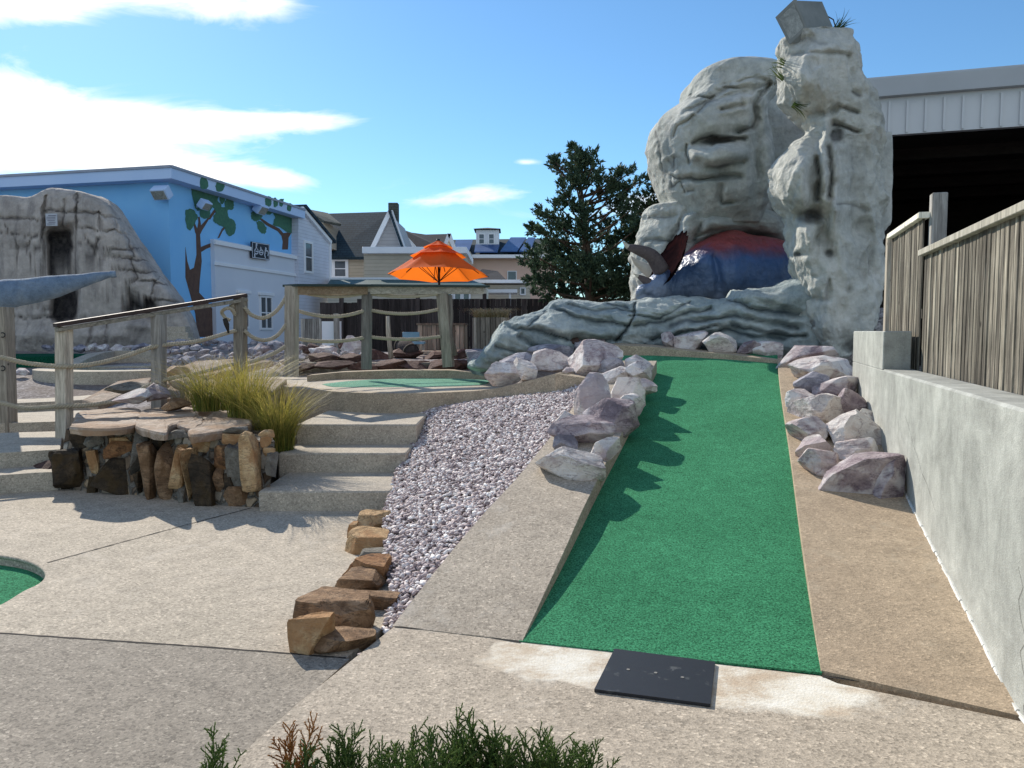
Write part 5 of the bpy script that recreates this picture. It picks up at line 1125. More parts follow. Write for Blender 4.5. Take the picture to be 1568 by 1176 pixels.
bl = [(880, 228, 5), (879, 236, 8), (884, 247, 11), (902, 237, 7), (896, 246, 8), (890, 262, 14), (872, 268, 12), (851, 249, 6), (856, 259, 9), (848, 254, 5), (882, 283, 15), (862, 290, 9), (908, 252, 7), (903, 278, 11), (922, 279, 9), (915, 268, 6), (945, 275, 10), (962, 266, 6), (950, 264, 4), (938, 296, 14), (955, 293, 11), (972, 283, 7), (983, 277, 5), (945, 315, 13), (966, 305, 9), (920, 300, 12),
      (868, 309, 12), (856, 317, 9), (885, 325, 13), (902, 335, 12), (828, 324, 5), (836, 331, 7), (850, 338, 10), (814, 351, 6), (824, 355, 8), (845, 356, 14), (868, 352, 15), (895, 358, 16), (925, 345, 15), (948, 336, 13), (962, 325, 10), (978, 347, 15), (958, 360, 18), (930, 372, 20),
      (808, 400, 6), (820, 392, 10), (840, 382, 16), (865, 385, 20), (893, 388, 22), (845, 408, 18), (822, 412, 11), (875, 412, 22), (905, 415, 24), (935, 408, 24), (960, 395, 22), (982, 378, 16), (815, 432, 9), (832, 434, 14), (858, 438, 20), (888, 440, 22), (918, 442, 22), (948, 438, 22), (972, 425, 20), (990, 405, 14), (820, 448, 8), (845, 452, 12), (870, 455, 14), (930, 455, 16), (960, 452, 16), (985, 440, 14), (995, 425, 10)]
tree('cedar_tree', 'large ragged dark cedar tree standing behind the fence left of the rock head', bl, [(905, 480, 0), (902, 420, 0), (897, 370, 0), (890, 300, 0), (881, 235, 0)], 19, M['cedar'], 3, 1.25, .1)
bl2 = [(985, 303, 6), (996, 299, 7), (1008, 306, 6), (990, 314, 9), (1003, 320, 9), (978, 322, 7), (985, 332, 11), (1000, 338, 12), (975, 345, 10), (990, 355, 14), (970, 365, 14), (995, 375, 16), (975, 385, 16), (1010, 350, 12), (1012, 325, 8), (985, 400, 18), (975, 425, 18), (995, 440, 18), (1015, 400, 18)]
tree('cedar_tree', 'smaller darker evergreen tree just left of the rock head behind the large cedar', bl2, [(1000, 480, 0), (998, 420, 0), (995, 360, 0), (992, 310, 0)], 21, M['cedar2'], 9, 1.2, .1)
# ================================================================ open garage
M['whitemetal'] = m_siding('white_metal_ribs', (.66, .66, .64), .262, 0, True, .6)
M['fascia'] = m_plain('grey_fascia', (.40, .41, .41), .5, (.46, .47, .47), 1.2, bst=.05)
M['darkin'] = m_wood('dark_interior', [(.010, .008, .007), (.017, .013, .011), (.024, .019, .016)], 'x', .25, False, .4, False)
gp = D(1358, 207, 12.6); gz0 = gp.z; gz1 = D(1330, 121, 12.6).z; gzm = D(1345, 150, 12.6).z
ga = thing('garage', 'open fronted white metal shed with a black interior behind the picket fence', 'shed', Vector((gp.x, gp.y, 1.1)))
def GP(u, v, z): return Vector((gp.x, gp.y, 0))+E1*u+E2*v+UPZ*z
mb = MB(); L_ = 9.0
mb.box(GP(L_/2-.55, .06, (gz0+gzm)/2), (L_, .12, gzm-gz0), (E1, E2, UPZ))
# turn the ribs into real battens
x_ = -.5
while x_ < L_-.5: mb.box(GP(x_, -.012, (gz0+gzm)/2-.02), (.035, .03, gzm-gz0-.08), (E1, E2, UPZ)); x_ += .262
mb.build('rib_panel', m_plain('white_metal', (.66, .66, .645), .45, (.60, .605, .60), 1.3, bst=.05), ga)
mb = MB(); mb.box(GP(L_/2-.6, .02, (gzm+gz1)/2), (L_+.1, .22, gz1-gzm), (E1, E2, UPZ), 0, .01); mb.box(GP(L_/2-.6, -.10, gzm+.03), (L_+.1, .03, .05), (E1, E2, UPZ)); mb.build('fascia', M['fascia'], ga)
mb = MB(); mb.box(GP(L_/2-.6, 4.15, gz1+.02), (L_+.1, 8.2, .08), (E1, E2, UPZ)); mb.build('roof', M['fascia'], ga)
mb = MB()
mb.box(GP(L_/2-.6, 8.1, 2.8), (L_, .1, 4.6), (E1, E2, UPZ)); mb.box(GP(-.5, 4.1, 2.8), (.1, 8, 4.6), (E1, E2, UPZ)); mb.box(GP(L_-.7, 4.1, 2.8), (.1, 8, 4.6), (E1, E2, UPZ)); mb.box(GP(L_/2-.6, 4, 1.1), (L_, 8, .1), (E1, E2, UPZ)); mb.box(GP(L_/2-.6, 4.1, gz0+.12), (L_-.3, 7.9, .06), (E1, E2, UPZ))
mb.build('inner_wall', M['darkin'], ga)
mb = MB()
for v_ in (1.5, 3, 4.5, 6): mb.box(GP(L_/2-.6, v_, gz0-.02), (L_-.4, .09, .2), (E1, E2, UPZ))
mb.build('rafter', M['darkin'], ga)
for u_ in (.02, 4.4): mb = MB(); mb.box(GP(u_, .09, (gz0+1.1)/2), (.14, .14, gz0-1.1), (E1, E2, UPZ)); mb.build('post', M['darkin'], ga)
# ================================================================ blue building with cave front
M['bluewall'] = m_plain('sky_blue_paint', (.20, .50, .86), .75, (.25, .56, .88), .8, bsc=25, bst=.25)
M['bluefascia'] = m_plain('pale_blue_paint', (.42, .58, .84), .6, (.48, .63, .87), .6, bst=.08)
M['greywall'] = m_plain('pale_grey_paint', (.62, .66, .73), .7, (.68, .71, .77), .7, bsc=40, bst=.12)
M['trim'] = m_plain('white_trim', (.80, .81, .83), .55, (.75, .77, .80), 2, bst=.05)
M['glass'] = m_plain('dark_glass', (.03, .045, .06), .12, (.06, .085, .11), 2.5, spec=.7, bst=.03, bsc=4)
M['muralgreen'] = m_plain('mural_green', (.045, .14, .10), .8, (.075, .20, .125), 9, bsc=20, bst=.2)
M['muralbrown'] = m_plain('mural_brown', (.095, .055, .042), .8, (.15, .085, .06), 7, bsc=20, bst=.2)
BZ = D(262, 253, 22); zt = BZ.z; C0 = BZ; CL_ = Z(0, 268, zt); CR_ = Z(467, 320, zt)
dl = (CL_-C0); dl.z = 0; dl.normalize(); dr = CR_-C0; LR_ = dr.length; dr.z = 0; dr.normalize()
nl = Vector((dl.y, -dl.x, 0)); nl = nl if nl.y < 0 else -nl          # outward normals
nr = Vector((dr.y, -dr.x, 0)); nr = nr if nr.x > 0 else -nr
zf = D(262, 273, 22).z
bb = thing('blue_building', 'sky blue flat roofed building with trees painted on its wall and a fake cave front', 'building', Vector((C0.x, C0.y, 1.1)))
LL = 26.0; back_ = -nr*14
ro = [C0+dl*LL, C0, C0+dr*LR_, C0+dr*LR_-nr*15, C0+dl*LL-nr*3]
# roof slab with fascia, walls inset under the eaves
mb = MB(); rp = [C0+dl*LL, C0, C0+dr*LR_, C0+dr*LR_+dl*15, C0+dl*LL+dr*LR_*.9]; mb.prism(rp, (0, 0, zf-zt)); mb.build('roof', M['bluefascia'], bb)
mb = MB()
for a, b, nn in ((C0+dl*LL, C0, nl), (C0, C0+dr*LR_, nr)): mb.beam(a+nn*.015-UPZ*.03, b+nn*.015-UPZ*.03, .05, .07)
mb.build('roof_edge', m_plain('roof_edge', (.30, .34, .42), .5), bb)
W0 = C0-nl*.45-nr*.45; mb = MB(); wp = [W0+dl*LL, W0, W0+dr*(LR_-.1), W0+dr*(LR_-.1)+dl*14, W0+dl*LL+dr*LR_*.8]
for p in wp: p.z = zf+.01
mb.prism(wp, (0, 0, 1.0-zf)); mb.build('wall', M['bluewall'], bb)
def onR(px, py, off=.006): return PLN(px, py, W0, nr, off)
def onL(px, py, off=.006): return PLN(px, py, W0, nl, off)
def flat(px_, fn, mat, nm='mural_leaves', off=.006, th=None, n_=None, jag=0, parent=bb, fn_n=None):
    pts = px_
    if jag:
        rg = random.Random(len(px_)*7+int(px_[0][0])); pts = []
        P = curve_pts([(x, y) for x, y in px_]+[px_[0]], len(px_)*5)[:-1]
        pts = [(x+rg.uniform(-jag, jag), y+rg.uniform(-jag, jag)) for x, y in P]
    V = [fn(x, y, off) for x, y in pts]; nrm_ = fn_n or (nr if fn == onR else nl)
    mb = MB(); mb.prism(V, -nrm_*(th or .004)); return mb
leafs = [[(296, 285), (300, 272), (308, 270), (314, 276), (315, 288), (308, 292), (299, 290)], [(328, 292), (332, 280), (340, 277), (344, 286), (340, 295), (333, 297)], [(293, 289), (300, 284), (318, 288), (336, 294), (334, 306), (340, 318), (334, 326), (325, 318), (318, 332), (312, 322), (302, 322), (296, 308)],
         [(284, 322), (290, 320), (298, 322), (302, 334), (296, 347), (290, 352), (285, 342)], [(306, 318), (318, 318), (322, 328), (318, 334), (308, 332)], [(345, 308), (350, 302), (357, 306), (358, 318), (350, 322), (345, 318)],
         [(327, 332), (334, 320), (346, 318), (350, 330), (352, 342), (346, 348), (336, 344), (328, 340)], [(346, 338), (354, 334), (360, 342), (360, 352), (354, 362), (348, 358), (344, 348)], [(336, 296), (344, 298), (342, 312), (337, 308)]]
leafs2 = [[(384, 326), (396, 322), (402, 330), (396, 338), (386, 336)], [(393, 340), (400, 338), (408, 350), (404, 358), (396, 352)], [(398, 312), (412, 314), (420, 320), (415, 328), (404, 326), (398, 320)], [(406, 302), (414, 301), (416, 311), (408, 313)], [(418, 303), (424, 304), (425, 315), (419, 314)], [(428, 304), (434, 305), (433, 314), (427, 312)], [(441, 311), (447, 313), (445, 322), (440, 320)],
          [(416, 322), (424, 320), (440, 323), (456, 327), (456, 344), (452, 356), (440, 355), (430, 349), (418, 344), (421, 334)]]
for grp, fo in ((leafs, .010), (leafs2, .010)):
    tr_ = None; ms_ = MB()
    for px_ in grp:
        q = flat(px_, onR, None, off=fo+.001*grp.index(px_), jag=.9); ms_.add(q.V, q.F)
    ms_.build('painted_leaves', M['muralgreen'], bb)
trunks = [[(284, 378), (287, 400), (291, 413), (297, 410), (301, 390), (300, 352), (302, 350), (306, 352), (309, 400), (306, 430), (305, 448), (318, 462), (330, 480), (331, 516), (303, 516), (299, 480), (291, 450), (284, 425), (284, 400)],
          [(299, 356), (296, 342), (298, 340), (302, 350), (304, 340), (303, 332), (306, 332), (308, 345), (318, 334), (320, 336), (310, 352), (306, 360), (302, 362)], [(308, 378), (318, 374), (328, 371), (328, 376), (316, 381), (308, 386)], [(333, 365), (340, 350), (346, 344), (348, 346), (341, 354), (336, 364)], [(317, 336), (330, 318), (333, 320), (322, 336)]]
trunks2 = [[(432, 382), (433, 370), (431, 361), (425, 354), (408, 345), (398, 336), (400, 334), (412, 342), (428, 350), (434, 357), (440, 356), (446, 357), (442, 364), (441, 382)]]
for grp in (trunks, trunks2):
    ms_ = MB()
    for i, px_ in enumerate(grp):
        q = flat(px_, onR, None, off=.007+.0007*i); ms_.add(q.V, q.F)
    ms_.build('painted_trunk', M['muralbrown'], bb)
ms_ = MB()
for px_ in ([(307, 274), (311, 269), (316, 273), (319, 285), (314, 290), (307, 287)], [(330, 285), (333, 278), (340, 277), (344, 284), (341, 292), (333, 293)], [(406, 304), (413, 302), (416, 310), (413, 316), (407, 313)], [(419, 306), (424, 305), (426, 313), (420, 317)], [(429, 306), (434, 307), (433, 315), (428, 315)], [(441, 313), (446, 314), (445, 323), (440, 321)]):
    q = flat(px_, lambda x, y, off: PLN(x, y, C0, nr, off), None, off=.008, jag=.5, fn_n=nr); ms_.add(q.V, q.F)
ms_.build('painted_leaves', M['muralgreen'], bb)
# vent, floodlights
def flood(pc, nn, sc__, lbl):
    mb = MB(); up = Vector((0, 0, 1)); side_ = nn.cross(up).normalized(); dn_ = (nn-up*.8).normalized(); u2 = side_.cross(dn_).normalized()
    c = pc+nn*.28; mb.box(c, (.5*sc__, .34*sc__, .26*sc__), (side_, u2, dn_), 0, .02); a_ = mb.build('floodlight', M['bluefascia'], bb)
    mb = MB(); mb.box(c+dn_*.135*sc__, (.42*sc__, .26*sc__, .012), (side_, u2, dn_)); mb.build('lens', M['lampglass'], a_)
    mb = MB(); mb.beam(pc-UPZ*.05, c, .06, .06); mb.build('bracket', M['bluefascia'], a_)
flood(onL(257, 298), nl, 1.0, ''); flood(onR(301, 314), nr, .8, ''); flood(onR(388, 320), nr, 1.0, '')
# ---- cave front
cvr = [(-330, 320, 545, 21.6, .5), (-160, 312, 545, 21.3, .55), (-60, 306, 545, 21.2, .6), (0, 304, 545, 21.0, .6), (30, 303, 545, 20.9, .6), (60, 306, 545, 20.9, .6), (80, 297, 545, 20.8, .6), (95, 293, 545, 20.8, .6), (125, 296, 545, 20.8, .6), (150, 301, 545, 20.8, .6), (168, 308, 545, 20.9, .6), (182, 322, 545, 20.9, .6), (196, 345, 545, 20.9, .6),
       (215, 375, 545, 20.9, .6), (235, 404, 545, 20.9, .55), (258, 435, 545, 20.9, .5), (280, 466, 545, 20.9, .4), (295, 492, 545, 20.9, .3), (304, 520, 545, 20.9, .15)]
cw_ = 1.7
cvf = [('b', 92, 385, 20, 36, 0, -1.0, 8, 1.4), ('b', 100, 468, 18, 26, 0, -1.0, 8, 1.6), ('b', 215, 470, 24, 12, 0, -.6, 8, 1.4), ('c', [(69, 300), (68, 360), (67, 430)], 2.2, .2), ('c', [(118, 296), (117, 360), (116, 425)], 2.0, .16), ('c', [(98, 310), (98, 350)], 2.5, .1),
       ('c', [(0, 333), (35, 336), (70, 338)], cw_, .1), ('c', [(0, 357), (35, 361), (66, 364)], cw_, .1), ('c', [(0, 405), (35, 409), (55, 420)], cw_, .1), ('c', [(0, 380), (30, 378), (60, 377)], cw_, .1), ('c', [(70, 323), (118, 325), (150, 328), (185, 335)], cw_, .1), ('c', [(118, 350), (160, 353), (200, 358)], cw_, .1),
       ('c', [(118, 376), (150, 380), (222, 382)], cw_, .08), ('c', [(110, 392), (160, 393), (235, 399)], cw_, .1), ('c', [(120, 413), (160, 413), (250, 418)], cw_, .1), ('c', [(130, 365), (145, 385), (160, 408)], cw_, .1), ('c', [(152, 365), (146, 385)], cw_, .1), ('c', [(200, 395), (212, 425), (206, 432), (180, 440)], cw_, .1), ('c', [(246, 418), (240, 430), (232, 450)], cw_, .1),
       ('c', [(212, 430), (240, 432), (265, 436)], cw_, .1), ('c', [(175, 435), (200, 447), (240, 460), (285, 460)], cw_, .1), ('c', [(190, 350), (198, 375), (205, 392)], cw_, .08), ('c', [(20, 362), (28, 382), (22, 400)], cw_, .08), ('c', [(40, 380), (48, 395), (60, 405)], cw_, .08), ('c', [(8, 340), (12, 355)], cw_, .08), ('c', [(48, 362), (44, 378)], cw_, .08),
       ('c', [(15, 485), (60, 486), (90, 487), (130, 486)], cw_, .12), ('c', [(20, 485), (22, 530)], cw_, .1), ('c', [(92, 487), (84, 530)], cw_, .1), ('c', [(142, 500), (136, 525)], cw_, .1), ('c', [(165, 495), (162, 525)], cw_, .1), ('c', [(30, 470), (90, 474)], cw_, .1), ('c', [(130, 455), (170, 460), (190, 458)], cw_, .1), ('c', [(250, 487), (265, 500), (280, 515)], cw_, .1),
       ('c', [(150, 325), (155, 350)], cw_, .08), ('c', [(175, 335), (178, 352)], cw_, .08), ('c', [(-100, 340), (0, 333)], cw_, .1), ('c', [(-100, 400), (0, 404)], cw_, .1), ('b', 160, 515, 45, 14, 0, .3), ('b', 50, 515, 40, 14, 0, .25), ('b', 210, 500, 30, 8, 5, .2), ('b', 150, 440, 24, 16, 0, .15)]
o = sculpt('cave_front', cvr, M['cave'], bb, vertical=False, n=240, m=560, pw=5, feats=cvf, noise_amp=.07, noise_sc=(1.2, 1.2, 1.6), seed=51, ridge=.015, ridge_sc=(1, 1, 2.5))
mb = MB(); mb.box(D(79, 336.5, 19.98), (.29, .02, .31)); nb = mb.build('notice_board', m_plain('notice_white', (.50, .53, .58), .6, bst=0), bb)
mb = MB()
for i in range(6):
    p = D(79, 330+i*2.6, 19.965); mb.box(p+Vector((random.uniform(-.02, .02), 0, 0)), (random.uniform(.16, .24), .008, .012))
mb.build('notice_lines', m_plain('notice_ink', (.12, .10, .16), .6, bst=0), nb)
# stair treads at the right foot of the cave
cs_ = thing('concrete_steps', 'small grey steps at the foot of the painted cave beside the painted tree trunk', 'steps', D(272, 530, 19.5))
for i in range(4):
    a, b = D(252, 531-i*9, 19.2+i*.3), D(296-i*4, 531-i*9, 19.2+i*.3); mb = MB(); mb.box(((a.x+b.x)/2, a.y+.15, a.z), (b.x-a.x, .32, .15), None, 0, .01); mb.build('step', M['step'], cs_)
# ================================================================ restroom block
rb = thing('restroom_block', 'pale grey flat walled restroom block with white cornice and tall windows against the blue building', 'building', onR(392, 530))
Pf = lambda x, y, o=0: PLN(x, y, W0, nr, .14+o)
tl, tr2, = Pf(328, 369), Pf(462, 390); zt2 = (tl.z+tr2.z)/2; tl.z = tr2.z = zt2
tr2 = tl+dr*((tr2-tl).dot(dr)+1.4)
mb = MB(); mb.prism([tl-nr*.2, tl, tr2, tr2-nr*.2], (0, 0, 1.0-zt2)); mb.build('wall', M['greywall'], rb)
mb = MB()
for yy, hh, pr in ((371, .13, .09), (403, .11, .05)):
    z_ = Pf(328, yy).z; mb.box((tl+tr2)/2+nr*pr/2+UPZ*(z_-zt2), ((tr2-tl).length+.1, pr+.02, hh), (dr, nr, UPZ), 0, .015)
mb.build('cornice', M['trim'], rb)
def window(par, x0, x1, y0, y1, fn, side_, nn, mull=0, sash=True, fw=.07, hood=False):
    a, b = fn(x0, (y0+y1)/2), fn(x1, (y0+y1)/2); c = fn((x0+x1)/2, (y0+y1)/2); w_ = abs((b-a).dot(side_)); h_ = fn((x0+x1)/2, y0).z-fn((x0+x1)/2, y1).z
    mb = MB(); up = UPZ
    for s_ in (-1, 1):
        mb.box(c+side_*s_*(w_/2+fw/2)+nn*.02, (fw, .05, h_+2*fw), (side_, nn, up)); mb.box(c+up*s_*(h_/2+fw/2)+nn*.022, (w_, .05, fw), (side_, nn, up))
    if mull: mb.box(c+nn*.02, (mull, .045, h_), (side_, nn, up))
    if sash: mb.box(c+nn*.018, (w_, .04, .04), (side_, nn, up))
    if hood: mb.box(c+up*(h_/2+fw+.06)+nn*.04, (w_+4*fw, .1, .1), (side_, nn, up), 0, .01)
    f_ = mb.build('window', M['trim'], par)
    mb = MB(); mb.box(c+nn*.003, (w_, .012, h_), (side_, nn, up)); mb.build('pane', M['glass'], f_); return f_
window(rb, 399, 415, 456, 502, Pf, dr, nr, .05, True, .07, True); window(rb, 366, 379, 453, 500, Pf, dr, nr, .05, True, .07, True)
# sign
sg = thing('restroom_sign', 'small black sign with three white glyphs mounted on the restroom block cornice', 'sign', Pf(399, 398))
Sf = lambda x, y, o=0: Pf(370+x*60/1568, 360+y*45/1176, .10+o)
mb = MB(); mb.prism([Sf(400, 255), Sf(1115, 370), Sf(1115, 1005), Sf(400, 910)], -nr*.05); mb.build('board', m_plain('sign_black', (.012, .014, .025), .5, bst=0), sg)
M['signw'] = m_plain('sign_white', (.62, .66, .74), .5, bst=0)
def stroke(mb, pts, w_, closed=False, off=.004):
    P = [Sf(x, y, off) for x, y in pts]; 
    if closed: P.append(P[0])
    for a, b in zip(P, P[1:]):
        if (b-a).length > 1e-5: mb.beam(a, b+(b-a).normalized()*w_*.3, w_, .006, 0, nr)
mb = MB(); stroke(mb, [(430, 285), (1095, 392), (1095, 978), (430, 885)], .022, True); mb.build('border', M['signw'], sg)
for k, strokes in enumerate([[([(590+75*math.sin(a), 650-105*math.cos(a)) for a in np.linspace(.4, 5.9, 16)], .03), ([(555, 640), (640, 665)], .03), ([(590, 535), (585, 420)], .06), ([(595, 410), (600, 340)], .075), ([(520, 740), (525, 860)], .055)],
                            [([(785+75*math.sin(a), 690-95*math.cos(a)) for a in np.linspace(0, 6.28, 18)], .03), ([(715, 690), (860, 692)], .028), ([(770, 570), (768, 530)], .055), ([(768, 530), (766, 480)], .03)],
                            [([(975, 500), (960, 610)], .07), ([(950, 600), (925, 790)], .045), ([(920, 800), (950, 900)], .045), ([(970, 620), (1040, 640), (1070, 710), (1050, 820)], .04)]]):
    mb = MB()
    for s_, w_ in strokes: stroke(mb, s_, w_*1.2)
    mb.build('glyph', M['signw'], sg)
# ================================================================ neighbours
M['clap'] = m_siding('white_clapboard', (.66, .70, .80), .13)
M['tanside'] = m_siding('tan_siding', (.50, .43, .33), .16)
M['greyside'] = m_siding('grey_siding', (.40, .39, .39), .16)
M['peach'] = m_plain('peach_stucco', (.68, .47, .37), .85, (.74, .52, .42), .5)
M['cream'] = m_siding('cream_siding', (.62, .57, .47), .2)
M['shD'] = m_shingle('dark_shingle', (.024, .044, .060), (.034, .058, .076)); M['shB'] = m_shingle('black_shingle', (.012, .016, .026), (.018, .022, .034)); M['shG'] = m_shingle('grey_shingle', (.09, .10, .09), (.12, .125, .11))
M['solar'] = m_plain('solar_panel', (.03, .07, .18), .45, (.05, .11, .26), 1, spec=.3, bst=0)
# white gabled house just past the blue building
Wn = CR_+dr*.5-nr*.15
Hf = lambda x, y, o=0: PLN(x, y, Wn, nr, o)
wh = thing('white_house', 'white clapboard gabled house wall standing right of the blue building', 'house', Hf(480, 530))
mb = MB(); mb.prism([Hf(457, 326), Hf(466, 323), Hf(504, 369), Hf(506, 545), Hf(457, 545)], -nr*5); mb.build('wall', M['clap'], wh)
mb = MB(); mb.beam(Hf(462, 319, .06), Hf(506, 371, .06), .14, .14, 0, nr); mb.beam(Hf(505, 371, .02), Hf(506, 545, .02), .12, .1, 0, nr); mb.build('trim', M['trim'], wh)
mb = MB(); a, b = Hf(462, 318), Hf(508, 373); mb.prism([a+nr*.2, b+nr*.2, b-nr*5, a-nr*5], (0, 0, .12)); mb.build('roof', M['shD'], wh)
window(wh, 467, 477, 373, 415, Hf, dr, nr, 0, True, .09)
FX = Vector((1, 0, 0)); FYn = Vector((0, -1, 0))
def pl_(y): return lambda x, yy, o=0: D(x, yy, y-o)
def slab_roof(par, pts, th, mat, nm='roof'):
    P = [D(*p) for p in pts]; n_ = (P[1]-P[0]).cross(P[2]-P[0]).normalized(); n_ = n_ if n_.z > 0 else -n_
    mb = MB(); mb.prism(P, -n_*th); return mb.build(nm, mat, par)
# tan house
th_ = thing('tan_house', 'tan sided house with broad dark shingle roof and grey gable', 'house', D(560, 540, 36))
mb = MB(); a, b = D(500, 391, 36), D(620, 391, 36); mb.box(((a.x+b.x)/2, 39, (a.z+.9)/2), (b.x-a.x, 6, a.z-.9)); mb.build('wall', M['tanside'], th_)
slab_roof(th_, [(500, 393, 35.6), (572, 393, 35.6), (600, 324, 40), (500, 327, 40)], .15, M['shD'])
slab_roof(th_, [(500, 393, 44.5), (600, 393, 44.5), (600, 324, 40.1), (500, 327, 40.1)], .15, M['shD'])
g = [D(571, 380, 35.9), D(617, 380, 35.9), D(597, 328, 35.9)]; mb = MB(); mb.prism(g, (0, 5, 0)); mb.build('gable', M['greyside'], th_)
mb = MB(); mb.beam(D(570, 381, 35.8), D(598, 323, 35.8), .2, .16, 0, FYn); mb.beam(D(598, 323, 35.8), D(618, 381, 35.8), .2, .16, 0, FYn); mb.build('trim', M['trim'], th_)
slab_roof(th_, [(598, 321, 35.6), (619, 381, 35.6), (619, 381, 42), (598, 321, 42)], .12, M['shD'])
mb = MB(); mb.prism([D(468, 321, 35.2), D(496, 338, 35.2), D(497, 352, 35.2), D(508, 380, 35.2), D(468, 380, 35.2)], (0, 3, 0)); mb.build('dormer', M['tanside'], th_)
slab_roof(th_, [(466, 319, 34.9), (497, 338, 34.9), (523, 343, 36.6), (502, 326, 38)], .12, M['shG'])
window(th_, 513, 529, 400, 423, pl_(36), FX, FYn, 0, True, .14)
mb = MB(); c = D(603, 335, 41); mb.box(c, (.5, .5, 1.6), None, 0, .02); mb.build('chimney', M['shG'], th_)
# flat roofed tan wing
tw = thing('tan_wing', 'flat roofed tan building with a long white fascia behind the orange umbrella', 'house', D(640, 540, 33))
a, b = D(557, 388, 33), D(712, 388, 33); mb = MB(); mb.box(((a.x+b.x)/2, 35.5, (a.z+.9)/2), (b.x-a.x, 5, a.z-.9)); mb.build('wall', M['tanside'], tw)
a, b = D(555, 383, 32.8), D(715, 383, 32.8); mb = MB(); mb.box(((a.x+b.x)/2, 35.4, a.z), (b.x-a.x, 5.4, .26), None, 0, .02); mb.build('fascia', M['trim'], tw)
a, b = D(506, 427, 31.6), D(720, 427, 31.6); mb = MB(); mb.box(((a.x+b.x)/2, 32.3, a.z), (b.x-a.x, 1.6, .1), None, 0, .01); mb.build('gutter', M['trim'], tw)
slab_roof(tw, [(500, 437, 30), (745, 437, 30), (720, 428, 31.5), (506, 428, 31.5)], .08, m_plain('green_roof', (.015, .06, .06), .5, (.02, .08, .075), .7), 'porch_roof')
mb = MB(); a, b = D(500, 438, 30.1), D(745, 438, 30.1); mb.box(((a.x+b.x)/2, 31.3, (a.z+.9)/2), (b.x-a.x, 2.2, a.z-.9-.02)); mb.build('porch_wall', M['cream'], tw)
for x in (683, 697, 710): window(tw, x, x+8, 449, 458, pl_(30.15), FX, FYn, 0, False, .07)
# dark gabled house behind
bh = thing('dark_roof_house', 'house with a sagging black shingle roof and small white gable behind the umbrella', 'house', D(650, 540, 45))
slab_roof(bh, [(598, 390, 44), (700, 390, 44), (690, 358, 48), (652, 359, 48), (630, 356, 48), (607, 348, 48)], .18, M['shB'])
mb = MB(); mb.prism([D(598, 382, 43.9), D(642, 382, 43.9), D(608, 350, 43.9)], (0, 4, 0)); mb.prism([D(678, 382, 44), D(698, 382, 44), D(688, 360, 44)], (0, 4, 0)); mb.prism([D(598, 385, 45), D(720, 385, 45), D(720, 540, 45), D(598, 540, 45)], (0, 5, 0)); mb.build('wall', M['cream'], bh)
mb = MB(); mb.beam(D(607, 347, 43.7), D(636, 380, 43.7), .2, .14, 0, FYn); mb.beam(D(688, 358, 43.8), D(696, 382, 43.8), .2, .14, 0, FYn); mb.beam(D(688, 358, 43.8), D(680, 380, 43.8), .2, .14, 0, FYn); mb.build('trim', M['trim'], bh)
# peach house with solar roof
ph = thing('peach_house', 'peach stucco house with blue solar panels and a white roof lantern left of the cedar', 'house', D(770, 540, 48))
a, b = D(700, 392, 48), D(850, 392, 48); mb = MB(); mb.box(((a.x+b.x)/2, 52, (a.z+.9)/2), (b.x-a.x, 8, a.z-.9)); mb.build('wall', M['peach'], ph)
slab_roof(ph, [(694, 391, 47.5), (830, 390, 47.5), (860, 365, 52), (694, 367, 52)], .2, M['shD'])
for q in ([(694, 388, 47.55), (718, 388, 47.55), (724, 370, 51), (698, 370, 51)], [(766, 387, 47.5), (792, 387, 47.5), (806, 366, 51.3), (782, 366, 51.3)], [(726, 388, 47.55), (762, 388, 47.5), (765, 377, 49.4), (728, 377, 49.4)], [(795, 387, 47.5), (812, 387, 47.5), (820, 366, 51.3), (809, 366, 51.3)]):
    P = [D(x, y-1.2, d_-.25) for x, y, d_ in q]; mb = MB(); mb.prism(P, (0, .05, .07)); mb.build('solar_panel', M['solar'], ph)
mb = MB(); mb.prism([D(812, 391, 47.4), D(850, 391, 47.4), D(850, 375, 47.4), D(824, 372, 47.4)], (0, 4, 0)); mb.build('gable', M['cream'], ph)
a, b = D(698, 391, 47.3), D(850, 391, 47.3); mb = MB(); mb.box(((a.x+b.x)/2, 47.4, a.z-.06), (b.x-a.x, .4, .2)); mb.build('trim', M['trim'], ph)
a, b = D(729, 352, 49.5), D(764, 377, 49.5); mb = MB(); mb.box(((a.x+b.x)/2, 50.4, (a.z+b.z)/2), (b.x-a.x, 1.8, a.z-b.z)); lt = mb.build('lantern', M['trim'], ph)
c = D(746, 351, 49.5); mb = MB(); mb.add([Vector((c.x-.85, 49.2, c.z)), Vector((c.x+.85, 49.2, c.z)), Vector((c.x+.85, 51.6, c.z)), Vector((c.x-.85, 51.6, c.z)), Vector((c.x, 50.4, c.z+.22))], [(0, 1, 4), (1, 2, 4), (2, 3, 4), (3, 0, 4), (3, 2, 1, 0)]); mb.build('lantern_roof', M['shG'], lt)
for x in (733, 748): 
    f_ = window(ph, x+1, x+8, 359, 373, pl_(49.48), FX, FYn, 0, True, .08)
window(ph, 778, 790, 416, 429, pl_(47.98), FX, FYn, 0, False, .05)
